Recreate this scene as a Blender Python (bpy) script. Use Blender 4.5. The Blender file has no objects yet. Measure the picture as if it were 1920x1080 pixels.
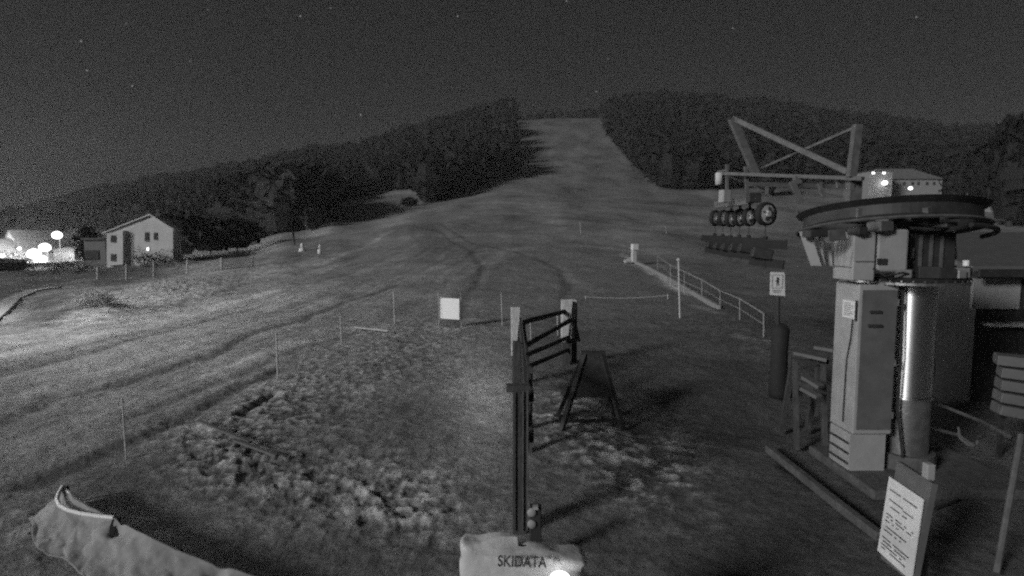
import bpy, math, random
import numpy as np
from mathutils import Vector, Matrix, noise as mnoise
random.seed(7); rng = np.random.default_rng(7)
C = bpy.context.scene
COL = C.collection
rad = math.radians

# ------------------------------------------------------------------ camera
F = 1100.0; H = 3.0; TH = math.atan(90 / F)
cam = bpy.data.cameras.new('camera'); co = bpy.data.objects.new('camera', cam); COL.objects.link(co)
cam.sensor_width = 36; cam.lens = 36 * F / 1920; cam.clip_start = 0.05; cam.clip_end = 8000
co.location = (0, 0, H); co.rotation_euler = (rad(90) - TH, 0, 0)
C.camera = co
cT, sT = math.cos(TH), math.sin(TH)
def ray(px, py):
    v = (px - 960) / F; u = (540 - py) / F
    return Vector((v, cT + u * sT, -sT + u * cT))
def U(px, py, d):            # photo pixel at world distance y = d
    r = ray(px, py); return Vector((0, 0, H)) + r * (d / r.y)
def Gz(px, py, z=0.0):       # photo pixel on the level z
    r = ray(px, py); return Vector((0, 0, H)) + r * ((z - H) / r.z)

# ------------------------------------------------------------------ light
SUN_AZ = math.atan2(-0.66, -0.75)      # where the moonlight comes from (x, y)
SUN_EL = rad(19)
w = bpy.data.worlds.new('World'); C.world = w; w.use_nodes = True
nt = w.node_tree; nt.nodes.clear()
wo = nt.nodes.new('ShaderNodeOutputWorld'); bg = nt.nodes.new('ShaderNodeBackground')
sky = nt.nodes.new('ShaderNodeTexSky'); sky.sky_type = 'NISHITA'; sky.sun_disc = False
sky.sun_elevation = SUN_EL; sky.sun_rotation = SUN_AZ
bw = nt.nodes.new('ShaderNodeRGBToBW')
nt.links.new(sky.outputs[0], bw.inputs[0])
tc = nt.nodes.new('ShaderNodeTexCoord')
SKY_STRENGTH = 0.0085
last = None
def wmath(op, a, b=None):
    n = nt.nodes.new('ShaderNodeMath'); n.operation = op
    for i, v in enumerate((a, b)):
        if v is None: continue
        if isinstance(v, (int, float)): n.inputs[i].default_value = v
        else: nt.links.new(v, n.inputs[i])
    return n.outputs[0]
# a clear monochrome night: the sky is compressed towards an even grey
val = wmath('MULTIPLY', wmath('POWER', bw.outputs[0], 0.4), 1.0)
stars = [(563,30,5),(152,77,4),(163,132,4),(248,161,4),(356,115,2),(858,30,4),(676,215,6),(1374,53,3),(1718,32,3),
         (1118,172,3),(237,44,1.5),(620,15,2),(1295,200,1.5),(1062,2,4),(390,18,1.5),(1140,110,1.5)]
tot = val
for sx, sy, sb in stars:
    r = ray(sx, sy).normalized()
    vm = nt.nodes.new('ShaderNodeVectorMath'); vm.operation = 'DISTANCE'
    nt.links.new(tc.outputs['Generated'], vm.inputs[0]); vm.inputs[1].default_value = r
    g = wmath('LESS_THAN', vm.outputs['Value'], 0.0011)
    tot = wmath('ADD', tot, wmath('MULTIPLY', g, sb * 8))
nt.links.new(tot, bg.inputs[0]); bg.inputs[1].default_value = 0.0078
nt.links.new(bg.outputs[0], wo.inputs[0])
WORLD_BG = bg
sd = bpy.data.lights.new('moon', 'SUN'); sd.energy = 1.95; sd.angle = rad(11); sd.color = (1, 1, 1)
so = bpy.data.objects.new('moon', sd); COL.objects.link(so)
ldir = Vector((math.cos(SUN_AZ) * math.cos(SUN_EL), math.sin(SUN_AZ) * math.cos(SUN_EL), math.sin(SUN_EL)))
so.rotation_euler = ldir.to_track_quat('Z', 'Y').to_euler(); so.location = ldir * 50
C.view_settings.view_transform = 'Standard'; C.view_settings.look = 'None'
C.view_settings.gamma = 1; C.view_settings.exposure = 0; C.view_settings.use_curve_mapping = False
C.cycles.use_denoising = False
C.cycles.use_adaptive_sampling = True; C.cycles.adaptive_threshold = 0.06; C.cycles.adaptive_min_samples = 16
C.cycles.pixel_filter_type = 'BLACKMAN_HARRIS'; C.cycles.filter_width = 2.3
C.cycles.sample_clamp_direct = 4; C.cycles.sample_clamp_indirect = 2
C.cycles.max_bounces = 4; C.cycles.diffuse_bounces = 2; C.cycles.glossy_bounces = 2; C.cycles.volume_bounces = 0
C.cycles.transparent_max_bounces = 6
C.cycles.use_light_tree = True

# ------------------------------------------------------------------ helpers
def tag(o, label=None, cat=None, group=None, kind=None):
    if label: o['label'] = label
    if cat: o['category'] = cat
    if group: o['group'] = group
    if kind: o['kind'] = kind
    return o
def thing(name, loc, label, cat, group=None, rz=0):
    o = bpy.data.objects.new(name, None); COL.objects.link(o)
    o.location = loc; o.rotation_euler = (0, 0, rz); o.empty_display_size = .2
    return tag(o, label, cat, group)
def mat(name, v=0.3, rough=0.8, metal=0.0, n=0.25, scale=6.0, bump=0.0, bscale=30.0, emit=None, stretch=None):
    m = bpy.data.materials.new(name); m.use_nodes = True
    t = m.node_tree; b = t.nodes['Principled BSDF']
    b.inputs['Roughness'].default_value = rough; b.inputs['Metallic'].default_value = metal
    b.inputs['Base Color'].default_value = (v, v, v, 1)
    if emit is not None:
        b.inputs['Emission Color'].default_value = (1, 1, 1, 1); b.inputs['Emission Strength'].default_value = emit
        return m
    tcn = t.nodes.new('ShaderNodeTexCoord'); src = tcn.outputs['Object']
    if stretch:
        mp = t.nodes.new('ShaderNodeMapping'); mp.inputs['Scale'].default_value = stretch
        t.links.new(src, mp.inputs[0]); src = mp.outputs[0]
    if n:
        nn = t.nodes.new('ShaderNodeTexNoise'); nn.inputs['Scale'].default_value = scale; nn.inputs['Detail'].default_value = 8
        nn.inputs['Roughness'].default_value = 0.65
        t.links.new(src, nn.inputs['Vector'])
        mr = t.nodes.new('ShaderNodeMapRange'); mr.inputs[1].default_value = .3; mr.inputs[2].default_value = .7
        mr.inputs[3].default_value = v * (1 - n); mr.inputs[4].default_value = v * (1 + n)
        t.links.new(nn.outputs[0], mr.inputs[0]); t.links.new(mr.outputs[0], b.inputs['Base Color'])
    if bump:
        n2 = t.nodes.new('ShaderNodeTexNoise'); n2.inputs['Scale'].default_value = bscale; n2.inputs['Detail'].default_value = 6
        t.links.new(src, n2.inputs['Vector'])
        bp = t.nodes.new('ShaderNodeBump'); bp.inputs['Strength'].default_value = bump; bp.inputs['Distance'].default_value = .03
        t.links.new(n2.outputs[0], bp.inputs['Height']); t.links.new(bp.outputs[0], b.inputs['Normal'])
    return m
M = dict(
    wood=mat('weathered_wood', .065, .85, n=.5, scale=5, bump=.5, stretch=(4, 4, .6)),
    palewood=mat('pale_bleached_wood', .55, .7, n=.3, scale=7, bump=.3, stretch=(5, 5, .8)),
    white=mat('white_board', .85, .5, n=.06, scale=5),
    paper=mat('laminated_paper', .75, .5, n=.08, scale=9),
    ink=mat('print_ink', .06, .7, n=.2),
    stake=mat('pale_plastic_stake', .55, .4, n=.15, scale=20),
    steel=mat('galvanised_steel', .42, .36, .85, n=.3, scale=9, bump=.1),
    column=mat('polished_steel', .95, .5, 1.0, n=.12, scale=3, stretch=(6, 6, .5)),
    panel=mat('painted_grey_panel', .36, .55, n=.14, scale=4, bump=.06),
    panel2=mat('dull_grey_panel', .13, .6, n=.2, scale=5, bump=.06),
    dark=mat('dark_painted_steel', .035, .6, n=.4, scale=8),
    mid=mat('grey_painted_steel', .12, .55, n=.35, scale=8),
    rubber=mat('black_rubber', .02, .8, n=.3),
    concrete=mat('rough_concrete', .1, .9, n=.35, scale=9, bump=.5),
    snow=mat('old_snow', .7, .8, n=.2, scale=14, bump=.6),
    plaster=mat('house_plaster', .62, .9, n=.14, scale=.9, bump=.2),
    plaster2=mat('bright_plaster', .6, .9, n=.1, scale=.9),
    roof=mat('roof_tiles', .11, .85, n=.35, scale=2.5, bump=.4),
    roofpale=mat('pale_metal_roof', .22, .7, n=.25, scale=1.2),
    glass=mat('dark_window_glass', .07, .15, n=.2),
    sheet=mat('white_tarpaulin', .3, .75, n=.3, scale=3, bump=.4, bscale=7),
    cover=mat('white_plastic_cover', .6, .38, n=.14, scale=6, bump=.35, bscale=14),
    foliage=mat('dark_foliage', .013, .8, n=.5, scale=3),
    foliage2=mat('pale_foliage', .4, .8, n=.6, scale=5),
    bark=mat('bark', .05, .9, n=.4),
    net=mat('netting_wire', .4, .6, n=.2),
    lamp=mat('added_lit_lamp', 1, emit=60), lampbig=mat('lit_floodlight', 1, emit=10), lampfar=mat('lit_far_lamp', 1, emit=4), winlit=mat('lit_window', 1, emit=2.5), lampsm=mat('lit_small_lamp', 1, emit=4),
)
_m = M['column'].node_tree; _b = _m.nodes['Principled BSDF']; _t = _m.nodes.new('ShaderNodeTangent'); _t.direction_type = 'RADIAL'; _t.axis = 'Z'
_m.links.new(_t.outputs[0], _b.inputs['Tangent']); _b.inputs['Anisotropic'].default_value = .85; _b.inputs['Anisotropic Rotation'].default_value = .25
class MB:
    def __init__(s): s.v = []; s.f = []
    def add(s, vs, fs):
        b = len(s.v); s.v += [tuple(v) for v in vs]; s.f += [tuple(b + i for i in f) for f in fs]; return s
    def box(s, c, size, rz=0, rx=0, ry=0, taper=1.0):
        R = Matrix.Rotation(rz, 3, 'Z') @ Matrix.Rotation(ry, 3, 'Y') @ Matrix.Rotation(rx, 3, 'X')
        hx, hy, hz = size[0] / 2, size[1] / 2, size[2] / 2
        vs = []
        for z, k in ((-hz, 1), (hz, taper)):
            for x, y in ((-hx, -hy), (hx, -hy), (hx, hy), (-hx, hy)):
                vs.append(Vector(c) + R @ Vector((x * k, y * k, z)))
        return s.add(vs, [(3, 2, 1, 0), (4, 5, 6, 7), (0, 1, 5, 4), (1, 2, 6, 5), (2, 3, 7, 6), (3, 0, 4, 7)])
    def tube(s, p0, p1, r, r2=None, n=10, cap=True):
        p0, p1 = Vector(p0), Vector(p1); r2 = r if r2 is None else r2
        d = (p1 - p0).normalized(); a = d.orthogonal().normalized(); b = d.cross(a)
        vs = []
        for p, q in ((p0, r), (p1, r2)):
            for i in range(n):
                t = 2 * math.pi * i / n; vs.append(p + (a * math.cos(t) + b * math.sin(t)) * q)
        fs = [(i, (i + 1) % n, n + (i + 1) % n, n + i) for i in range(n)]
        if cap: fs += [tuple(range(n))[::-1], tuple(range(n, 2 * n))]
        return s.add(vs, fs)
    def bar(s, p0, p1, wd, th):          # rectangular beam, wd across (horizontal), th up
        p0, p1 = Vector(p0), Vector(p1); d = (p1 - p0).normalized()
        a = d.cross(Vector((0, 0, 1)))
        if a.length < .01: a = Vector((1, 0, 0))
        a.normalize(); b = a.cross(d)
        vs = [p + a * sx * wd / 2 + b * sz * th / 2 for p in (p0, p1) for sx, sz in ((-1, -1), (1, -1), (1, 1), (-1, 1))]
        return s.add(vs, [(0, 1, 2, 3), (7, 6, 5, 4), (0, 4, 5, 1), (1, 5, 6, 2), (2, 6, 7, 3), (3, 7, 4, 0)])
    def path(s, pts, r, n=6):
        for a, b in zip(pts[:-1], pts[1:]): s.tube(a, b, r, n=n, cap=False)
        return s
    def prism(s, poly, off):             # polygon (3D points) extruded by a vector
        n = len(poly); off = Vector(off)
        vs = [Vector(p) for p in poly] + [Vector(p) + off for p in poly]
        return s.add(vs, [tuple(range(n)), tuple(range(2 * n - 1, n - 1, -1))] + [(i, n + i, n + (i + 1) % n, (i + 1) % n) for i in range(n)])
    def lathe(s, prof, c, n=32, axis=None):
        R = Matrix.Identity(3) if axis is None else Vector((0, 0, 1)).rotation_difference(Vector(axis).normalized()).to_matrix()
        vs = []; m = len(prof)
        for i in range(n):
            t = 2 * math.pi * i / n
            for r, z in prof: vs.append(Vector(c) + R @ Vector((r * math.cos(t), r * math.sin(t), z)))
        fs = [(i * m + j, ((i + 1) % n) * m + j, ((i + 1) % n) * m + j + 1, i * m + j + 1) for i in range(n) for j in range(m - 1)]
        return s.add(vs, fs)
    def sphere(s, c, r, n=12, sz=1.0):
        prof = [(r * math.sin(math.pi * k / 8) + 1e-5, -r * sz * math.cos(math.pi * k / 8)) for k in range(9)]
        return s.lathe(prof, c, n)
    def build(s, name, m, parent=None, smooth=False, bevel=0):
        me = bpy.data.meshes.new(name)
        org = Vector((0, 0, 0))
        inv = None
        if parent is not None:
            inv = (Matrix.Translation(parent_world(parent)[0]) @ Matrix.Rotation(parent_world(parent)[1], 4, 'Z')).inverted()
        vs = s.v if inv is None else [tuple(inv @ Vector(v)) for v in s.v]
        if parent is None:
            a = np.array(s.v); org = Vector((float(a[:, 0].mean()), float(a[:, 1].mean()), float(a[:, 2].min())))
            vs = [tuple(Vector(v) - org) for v in s.v]
        me.from_pydata(vs, [], s.f); me.materials.append(m)
        if smooth: me.polygons.foreach_set('use_smooth', [True] * len(me.polygons))
        me.update()
        o = bpy.data.objects.new(name, me); COL.objects.link(o)
        o.location = org
        if parent is not None: o.parent = parent
        if bevel:
            bv = o.modifiers.new('bevel', 'BEVEL'); bv.width = bevel; bv.segments = 2; bv.limit_method = 'ANGLE'
        return o
def parent_world(p):
    loc = Vector(p.location); rz = p.rotation_euler.z
    while p.parent is not None:
        q = p.parent; loc = Matrix.Rotation(q.rotation_euler.z, 3, 'Z') @ loc + Vector(q.location); rz += q.rotation_euler.z; p = q
    return loc, rz
def P(mb, name, m, parent, **k): return mb.build(name, m, parent, **k)
def dup(root, loc, rz=None, label=None):
    r = root.copy(); COL.objects.link(r); r.location = loc
    if rz is not None: r.rotation_euler = (0, 0, rz)
    if label: r['label'] = label
    for ch in root.children:
        c = ch.copy(); COL.objects.link(c); c.parent = r
        for g in ch.children:
            d = g.copy(); COL.objects.link(d); d.parent = c
    return r
def copies_of(root):                      # fixes scene children look-ups of fresh objects
    bpy.context.view_layer.update()

# ------------------------------------------------------------------ numpy noise
def vnoise(x, y, seed=0):
    xi = np.floor(x).astype(np.int64); yi = np.floor(y).astype(np.int64); fx = x - xi; fy = y - yi
    fx = fx * fx * (3 - 2 * fx); fy = fy * fy * (3 - 2 * fy)
    def h(a, b):
        n = (a * 374761393 + b * 668265263 + seed * 1274126177) & 0xffffffff
        n = ((n ^ (n >> 13)) * 1274126177) & 0xffffffff
        return ((n ^ (n >> 16)) & 0xffff) / 65535.0
    return (h(xi, yi) * (1 - fx) + h(xi + 1, yi) * fx) * (1 - fy) + (h(xi, yi + 1) * (1 - fx) + h(xi + 1, yi + 1) * fx) * fy
def fbm(x, y, o=4, seed=0):
    s = 0; a = 1; t = 0
    for i in range(o):
        s = s + a * vnoise(x * 2 ** i + i * 17.3, y * 2 ** i + i * 9.1, seed + i); t += a; a *= .55
    return s / t
# ------------------------------------------------------------------ terrain
DS = np.array([0, 24, 30, 50, 80, 120, 200, 300, 450, 600, 900.])
def rowz(rows):       # image rows at 30..450 m -> heights
    z = [0, 0]
    for d, r in zip((30, 50, 80, 120, 200, 300, 450), rows): z.append(float(U(960, r, d).z))
    z += [z[-1] * .9, z[-1] * .5]
    return z
COLS = [(-900, (560, 516, 491, 478, 467, 450, 440)), (0, (560, 516, 491, 478, 462, 450, 440)), (100, (560, 516, 491, 477, 458, 430, 400)),
        (200, (560, 516, 490, 473, 450, 415, 378)), (320, (559, 514, 486, 468, 440, 395, 358)), (450, (557, 507, 473, 455, 425, 375, 338)),
        (550, (553, 498, 455, 436, 408, 358, 318)),
        (640, (551, 492, 445, 415, 378, 335, 298)), (800, (549, 483, 430, 402, 368, 315, 258)), (960, (549, 480, 425, 392, 350, 292, 224)),
        (1080, (549, 480, 425, 392, 352, 292, 223)), (1130, (549, 481, 427, 393, 353, 292, 222)), (1240, (551, 485, 430, 395, 356, 290, 211)),
        (1400, (555, 493, 435, 398, 362, 300, 225)), (1600, (557, 500, 445, 400, 365, 310, 252)), (1800, (558, 503, 448, 402, 370, 320, 280)),
        (1920, (558, 505, 450, 404, 372, 325, 285)), (2900, (559, 508, 460, 420, 390, 350, 320))]
CX = np.array([c[0] for c in COLS], float); CZ = np.array([rowz(c[1]) for c in COLS])
def hbase(x, y):
    x = np.asarray(x, float); y = np.asarray(y, float)
    yy = np.maximum(y, 1.0)
    px = np.clip(960 + F * x / np.maximum(yy, 20), -900, 2900)
    i = np.clip(np.searchsorted(CX, px) - 1, 0, len(CX) - 2); tx = np.clip((px - CX[i]) / (CX[i + 1] - CX[i]), 0, 1)
    tx = tx * tx * (3 - 2 * tx)
    yc = np.clip(yy, 0, 899)
    j = np.clip(np.searchsorted(DS, yc, side='right') - 1, 0, len(DS) - 2)
    ty = (yc - DS[j]) / (DS[j + 1] - DS[j])
    # catmull-rom along the distance for a smooth hill
    def row(ii):
        p0 = CZ[ii, np.maximum(j - 1, 0)]; p1 = CZ[ii, j]; p2 = CZ[ii, j + 1]; p3 = CZ[ii, np.minimum(j + 2, len(DS) - 1)]
        d0 = DS[np.maximum(j - 1, 0)]; d1 = DS[j]; d2 = DS[j + 1]; d3 = DS[np.minimum(j + 2, len(DS) - 1)]
        m1 = (p2 - p0) / np.maximum(d2 - d0, 1) * (d2 - d1); m2 = (p3 - p1) / np.maximum(d3 - d1, 1) * (d2 - d1)
        t = ty
        return (2 * t ** 3 - 3 * t ** 2 + 1) * p1 + (t ** 3 - 2 * t ** 2 + t) * m1 + (-2 * t ** 3 + 3 * t ** 2) * p2 + (t ** 3 - t ** 2) * m2
    z = row(i) * (1 - tx) + row(i + 1) * tx
    return z
def hz(x, y): return float(hbase(np.array([x]), np.array([y]))[0])
def GT(px, py):               # photo pixel on the terrain
    r = ray(px, py); r = r / r.y
    d = 3.0
    while d < 480:
        p = Vector((0, 0, H)) + r * d
        if p.z <= hz(p.x, p.y): break
        d *= 1.004
    p = Vector((0, 0, H)) + r * d
    return Vector((p.x, p.y, hz(p.x, p.y)))
def proj(x, y, z):
    dy = y * cT - (z - H) * sT; up = y * sT + (z - H) * cT
    dy = np.where(dy > .3, dy, .3)
    return 960 + F * x / dy, 540 - F * up / dy
def segd(x, y, pts, wts=None):
    best = np.full(x.shape, 1e9)
    for a, b in zip(pts[:-1], pts[1:]):
        ax, ay, bx, by = a[0], a[1], b[0], b[1]; dx, dy = bx - ax, by - ay; L = dx * dx + dy * dy + 1e-9
        t = np.clip(((x - ax) * dx + (y - ay) * dy) / L, 0, 1)
        best = np.minimum(best, np.hypot(x - ax - t * dx, y - ay - t * dy))
    return best
def forest_low(px):           # lower edge of the woods as rows in the photo
    return np.interp(px, [-900, 0, 60, 160, 330, 470, 560, 610, 640, 700, 785, 795, 850, 900, 966, 967, 1128, 1130, 1180, 1238, 1290, 1500, 1920, 2900],
                         [447, 436, 432, 430, 444, 452, 436, 420, 374, 362, 352, 382, 368, 346, 330, 218, 218, 238, 300, 352, 356, 352, 350, 380])
ex = np.array
def ell(px, py, cx, cy, a, b, ang=0):
    c, s = math.cos(rad(ang)), math.sin(rad(ang)); u = (px - cx) * c + (py - cy) * s; v = -(px - cx) * s + (py - cy) * c
    return np.exp(-((u / a) ** 2 + (v / b) ** 2))
def ground():
    ts = np.concatenate([np.linspace(-2.6, -1.05, 60)[:-1], np.linspace(-1.05, 1.05, 820), np.linspace(1.05, 2.6, 60)[1:]])
    ds = np.concatenate([np.linspace(-25, 2.6, 24)[:-1], 2.6 * (900 / 2.6) ** (np.linspace(0, 1, 900) ** 1.0)])
    T, Dm = np.meshgrid(ts, ds)
    Y = Dm; X = T * (np.maximum(Y, 2.6) + .6) * np.where(Y < 2.6, 4, 1)
    X = np.where(Y < 2.6, T * 3.2 * (1 + (2.6 - Y) * .6), X)
    Z = hbase(X, Y)
    PX, PY = proj(X, Y, Z)
    near = Y < 60
    nrm = np.exp(-Y / 60)
    # gentle unevenness everywhere
    Z = Z + (fbm(X / 3.1, Y / 3.1, 4, 3) - .5) * .22 * np.clip(Y / 14, .15, 1) + (fbm(X / 14, Y / 14, 3, 8) - .5) * np.clip((Y - 25) / 40, 0, 1) * 1.6
    clod = .65 * ell(PX, PY, 690, 700, 210, 75, -22) + .7 * ell(PX, PY, 500, 770, 130, 60, -30) + 1.1 * ell(PX, PY, 720, 930, 170, 90, 12) + .9 * ell(PX, PY, 430, 880, 160, 70, 20)
    clod += .8 * ell(PX, PY, 1160, 840, 190, 90, 25) + .35 * ell(PX, PY, 800, 620, 160, 30, 0) + .8 * ell(PX, PY, 330, 545, 150, 26, -12) + .5 * ell(PX, PY, 1420, 640, 150, 40, 20)
    clod += .5 * ell(PX, PY, 60, 1000, 120, 90)
    clod = np.clip(clod, 0, 1.2) * (PY > 380)
    cl = fbm(X / .3, Y / .3, 5, 21); cl2 = fbm(X / .13 + 5, Y / .13, 4, 33)
    Z = Z + clod * ((np.abs(cl - .5) * 2) ** .8 * .05 + (cl2 - .5) * .085) * np.where(Y > 30, 2.2, 1)
    Z = Z + (fbm(X / .2, Y / .2, 3, 55) - .5) * .035 * near
    # dark rut beside the clods, heap edge
    w_ = lambda pts: [Gz(*p) for p in pts]
    d = segd(X, Y, [(p.x, p.y) for p in w_([(452, 776), (512, 738)])]); Z = Z - .08 * np.exp(-(d / .1) ** 2)
    q0, q1 = Gz(0, 790), Gz(745, 545); dv = (q1 - q0).normalized()
    uu = X * dv.x + Y * dv.y; vv = -X * dv.y + Y * dv.x; vv = vv + (fbm(uu / 9, vv / 9, 2, 44) - .5) * 1.2
    st = fbm(uu / 14, vv / .55, 3, 61); st2 = fbm(uu / 30, vv / 1.9, 2, 67)
    pw = np.clip((PX * -.55 + 1060 - PY) / 130 + .2, 0, 1) * 0 + 1 / (1 + np.exp((PY - (905 - .42 * PX)) / 22))
    pw = pw * (PX < 960) * np.clip((Y - 4) / 3, 0, 1) * np.clip((75 - Y) / 25, 0, 1)
    Z = Z + (st - .5) * .07 * pw
    us = (X - 1) * .0 + Y; vs_ = X / np.maximum(Y, 1) * 60
    st3 = fbm(us / 60, vs_ / 2.2, 3, 83); st4 = fbm(X / 6., Y / 14., 4, 87); sw = np.clip((Y - 40) / 30, 0, 1)
    # wheel and groomer tracks (world polylines)
    alb = np.full(X.shape, .27)
    n1 = fbm(X / 1.3, Y / 1.3, 5, 71); n2 = fbm(X / 8, Y / 8, 4, 91); n3 = fbm(X / .35, Y / .35, 4, 13)
    alb *= .72 + .56 * n1
    alb *= .8 + .4 * n2
    alb *= 1 + ((st - .5) * .65 + (st2 - .5) * .5 + (n3 - .5) * .5) * pw
    alb *= 1 + ((st3 - .5) * .5 + (st4 - .5) * .9) * sw
    tr = lambda pts: [(p.x, p.y) for p in (GT(*q) for q in pts)]
    darks = [([(0, 790), (120, 745), (250, 712), (400, 668), (470, 628), (560, 603), (640, 570), (745, 535)], .22, .45, .05),
             ([(0, 705), (200, 655), (420, 590), (560, 560)], .18, .25, .03),
             ([(60, 915), (200, 860), (330, 795), (420, 745), (520, 690)], .2, .4, .06),
             ([(250, 780), (400, 720), (560, 655), (700, 615)], .18, .3, .03),
             ([(760, 425), (830, 437), (880, 470), (905, 500), (893, 535), (868, 562), (866, 612)], .3, .3, .04),
             ([(820, 420), (900, 458), (1000, 483), (1050, 505), (1068, 540), (1060, 560)], .3, .3, .04),
             ([(1480, 870), (1560, 930), (1660, 1010)], .12, .4, .04),
             ([(640, 560), (700, 520), (800, 470), (770, 430)], .3, .12, .02),
             ([(1120, 400), (1230, 412), (1330, 425), (1480, 440)], .5, .3, .05),
             ([(1235, 606), (1275, 608), (1325, 604)], .14, .7, .1)]
    for pts, wd, k, dz in darks:
        dd = segd(X + (n1 - .5) * .5, Y + (n3 - .5) * .4, tr(pts)); g = np.exp(-(dd / wd) ** 2)
        alb *= 1 - k * g; Z = Z - dz * g
    pales = [([(0, 672), (150, 640), (300, 602), (450, 566), (520, 548)], .45, .5), ([(0, 640), (150, 605), (330, 560)], .9, .35),
             ([(600, 497), (660, 470), (740, 433)], .45, .5), ([(380, 700), (560, 645), (740, 610)], .3, .25),
             ([(905, 500), (960, 470), (1100, 460), (1180, 468)], 1.0, .35), ([(640, 405), (800, 385), (1000, 380)], 2.0, .3), ([(640, 380), (700, 370), (780, 358)], 9.0, .6),
             ([(0, 590), (30, 560), (70, 545), (140, 540)], .35, 1.0), ([(0, 605), (40, 570), (100, 548)], .5, .9),
             ([(0, 532), (40, 522), (90, 521)], .8, .6),
             ([(1165, 472), (1215, 505), (1262, 530), (1310, 556)], .35, 1.1), ([(1230, 520), (1290, 552)], .3, .6),
             ([(1300, 572), (1345, 590)], .25, .9), ([(1380, 628), (1440, 640)], .25, .9), ([(500, 850), (440, 815), (370, 800)], .1, .8),
             ([(665, 618), (730, 625)], .12, 1.0), ([(640, 770), (760, 690)], .15, .3), ([(1050, 500), (1110, 545)], .4, .25),
             ([(300, 895), (480, 865)], .1, .3)]
    for pts, wd, k in pales:
        dd = segd(X + (n1 - .5) * .6, Y + (n3 - .5) * .4, tr(pts)); g = np.exp(-(dd / wd) ** 2) * (.5 + n3)
        alb *= 1 + k * g
    # snow crumbs and darker albedo right of the fence
    bank = ell(PX, PY, 330, 543, 170, 26, -12) + .5 * ell(PX, PY, 170, 565, 60, 36)
    alb *= 1 + np.clip(bank, 0, 1) * (.7 + 2.2 * np.clip((n3 - .45) * 6, 0, 1))
    Z = Z + .45 * np.clip(bank, 0, 1)
    alb *= 1 + 1.0 * np.clip(clod, 0, 1) * np.clip((cl2 - .5) * 5 + .15, -.3, 1.2)
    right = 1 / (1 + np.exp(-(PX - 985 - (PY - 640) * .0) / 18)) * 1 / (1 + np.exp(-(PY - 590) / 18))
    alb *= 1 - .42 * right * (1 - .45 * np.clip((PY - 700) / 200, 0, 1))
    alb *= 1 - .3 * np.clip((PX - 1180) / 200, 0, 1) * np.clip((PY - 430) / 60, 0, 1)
    alb *= 1 - .1 * ell(PX, PY, 1000, 700, 140, 40) 
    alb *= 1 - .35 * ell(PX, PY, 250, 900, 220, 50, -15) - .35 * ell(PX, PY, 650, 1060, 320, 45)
    alb *= 1 + 1.5 * ell(PX, PY, 908, 765, 72, 72, 0)  # pool of light left of the fence, painted into the albedo
    crumb = ell(PX, PY, 1110, 830, 120, 40, 25) + ell(PX, PY, 1190, 890, 120, 50, 40) + ell(PX, PY, 1060, 755, 60, 30) + .6 * ell(PX, PY, 1280, 860, 40, 60) + .5 * ell(PX, PY, 840, 930, 50, 60)
    alb += .34 * np.clip(crumb, 0, 1) * np.clip((cl2 * .6 + cl * .6 - .6) * 7, 0, 1)
    alb *= 1 - .6 * np.clip(ell(PX, PY, 110, 590, 90, 22, -12) + ell(PX, PY, 560, 455, 1, 1), 0, 1)
    # left-piste lamplight painted into the albedo, then the forest floor
    alb *= 1 + .5 * ell(PX, PY, 20, 650, 260, 55, -14)
    alb *= 1 + .55 * ell(PX, PY, 210, 1020, 170, 60, 18) + .45 * ell(PX, PY, 750, 920, 110, 60, 15)
    ff = 1 / (1 + np.exp((PY - forest_low(PX)) / 2.0)) * (Y > 60)
    alb = alb * (1 - ff) + .03 * ff
    far = np.clip((Y - 60) / 100, 0, 1)
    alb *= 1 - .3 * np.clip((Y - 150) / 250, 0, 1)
    alb *= 1 + .9 * ell(PX, PY, 330, 660, 420, 90, -20) - .22 * ell(PX, PY, 700, 830, 260, 60, -8)  # more painted lamplight along the left piste
    alb = np.clip(alb, .02, .8)
    nr, nc = X.shape
    V = np.stack([X, Y, Z], -1).reshape(-1, 3)
    i = np.arange(nr * nc).reshape(nr, nc)
    Fc = np.stack([i[:-1, :-1], i[:-1, 1:], i[1:, 1:], i[1:, :-1]], -1).reshape(-1, 4)
    me = bpy.data.meshes.new('ground'); me.vertices.add(len(V)); me.vertices.foreach_set('co', V.ravel())
    me.loops.add(Fc.size); me.loops.foreach_set('vertex_index', Fc.ravel().astype(np.int32))
    me.polygons.add(len(Fc)); me.polygons.foreach_set('loop_start', np.arange(0, Fc.size, 4, dtype=np.int32))
    me.polygons.foreach_set('use_smooth', np.ones(len(Fc), bool)); me.update(); me.validate()
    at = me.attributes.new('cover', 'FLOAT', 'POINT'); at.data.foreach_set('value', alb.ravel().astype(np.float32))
    m = bpy.data.materials.new('grass_and_old_snow'); m.use_nodes = True; t = m.node_tree; b = t.nodes['Principled BSDF']
    b.inputs['Roughness'].default_value = .9; b.inputs['Specular IOR Level'].default_value = .15
    a = t.nodes.new('ShaderNodeAttribute'); a.attribute_name = 'cover'
    g = t.nodes.new('ShaderNodeNewGeometry')
    def nz(sc, det=8):
        n = t.nodes.new('ShaderNodeTexNoise'); n.inputs['Scale'].default_value = sc; n.inputs['Detail'].default_value = det
        n.inputs['Roughness'].default_value = .7; t.links.new(g.outputs['Position'], n.inputs['Vector']); return n.outputs[0]
    def rng_(s, lo, hi):
        r = t.nodes.new('ShaderNodeMapRange'); r.inputs[1].default_value = .3; r.inputs[2].default_value = .7; r.inputs[3].default_value = lo; r.inputs[4].default_value = hi
        t.links.new(s, r.inputs[0]); return r.outputs[0]
    mu = t.nodes.new('ShaderNodeMath'); mu.operation = 'MULTIPLY'; t.links.new(rng_(nz(9), .62, 1.38), mu.inputs[0]); t.links.new(rng_(nz(1.7), .8, 1.2), mu.inputs[1])
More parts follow.
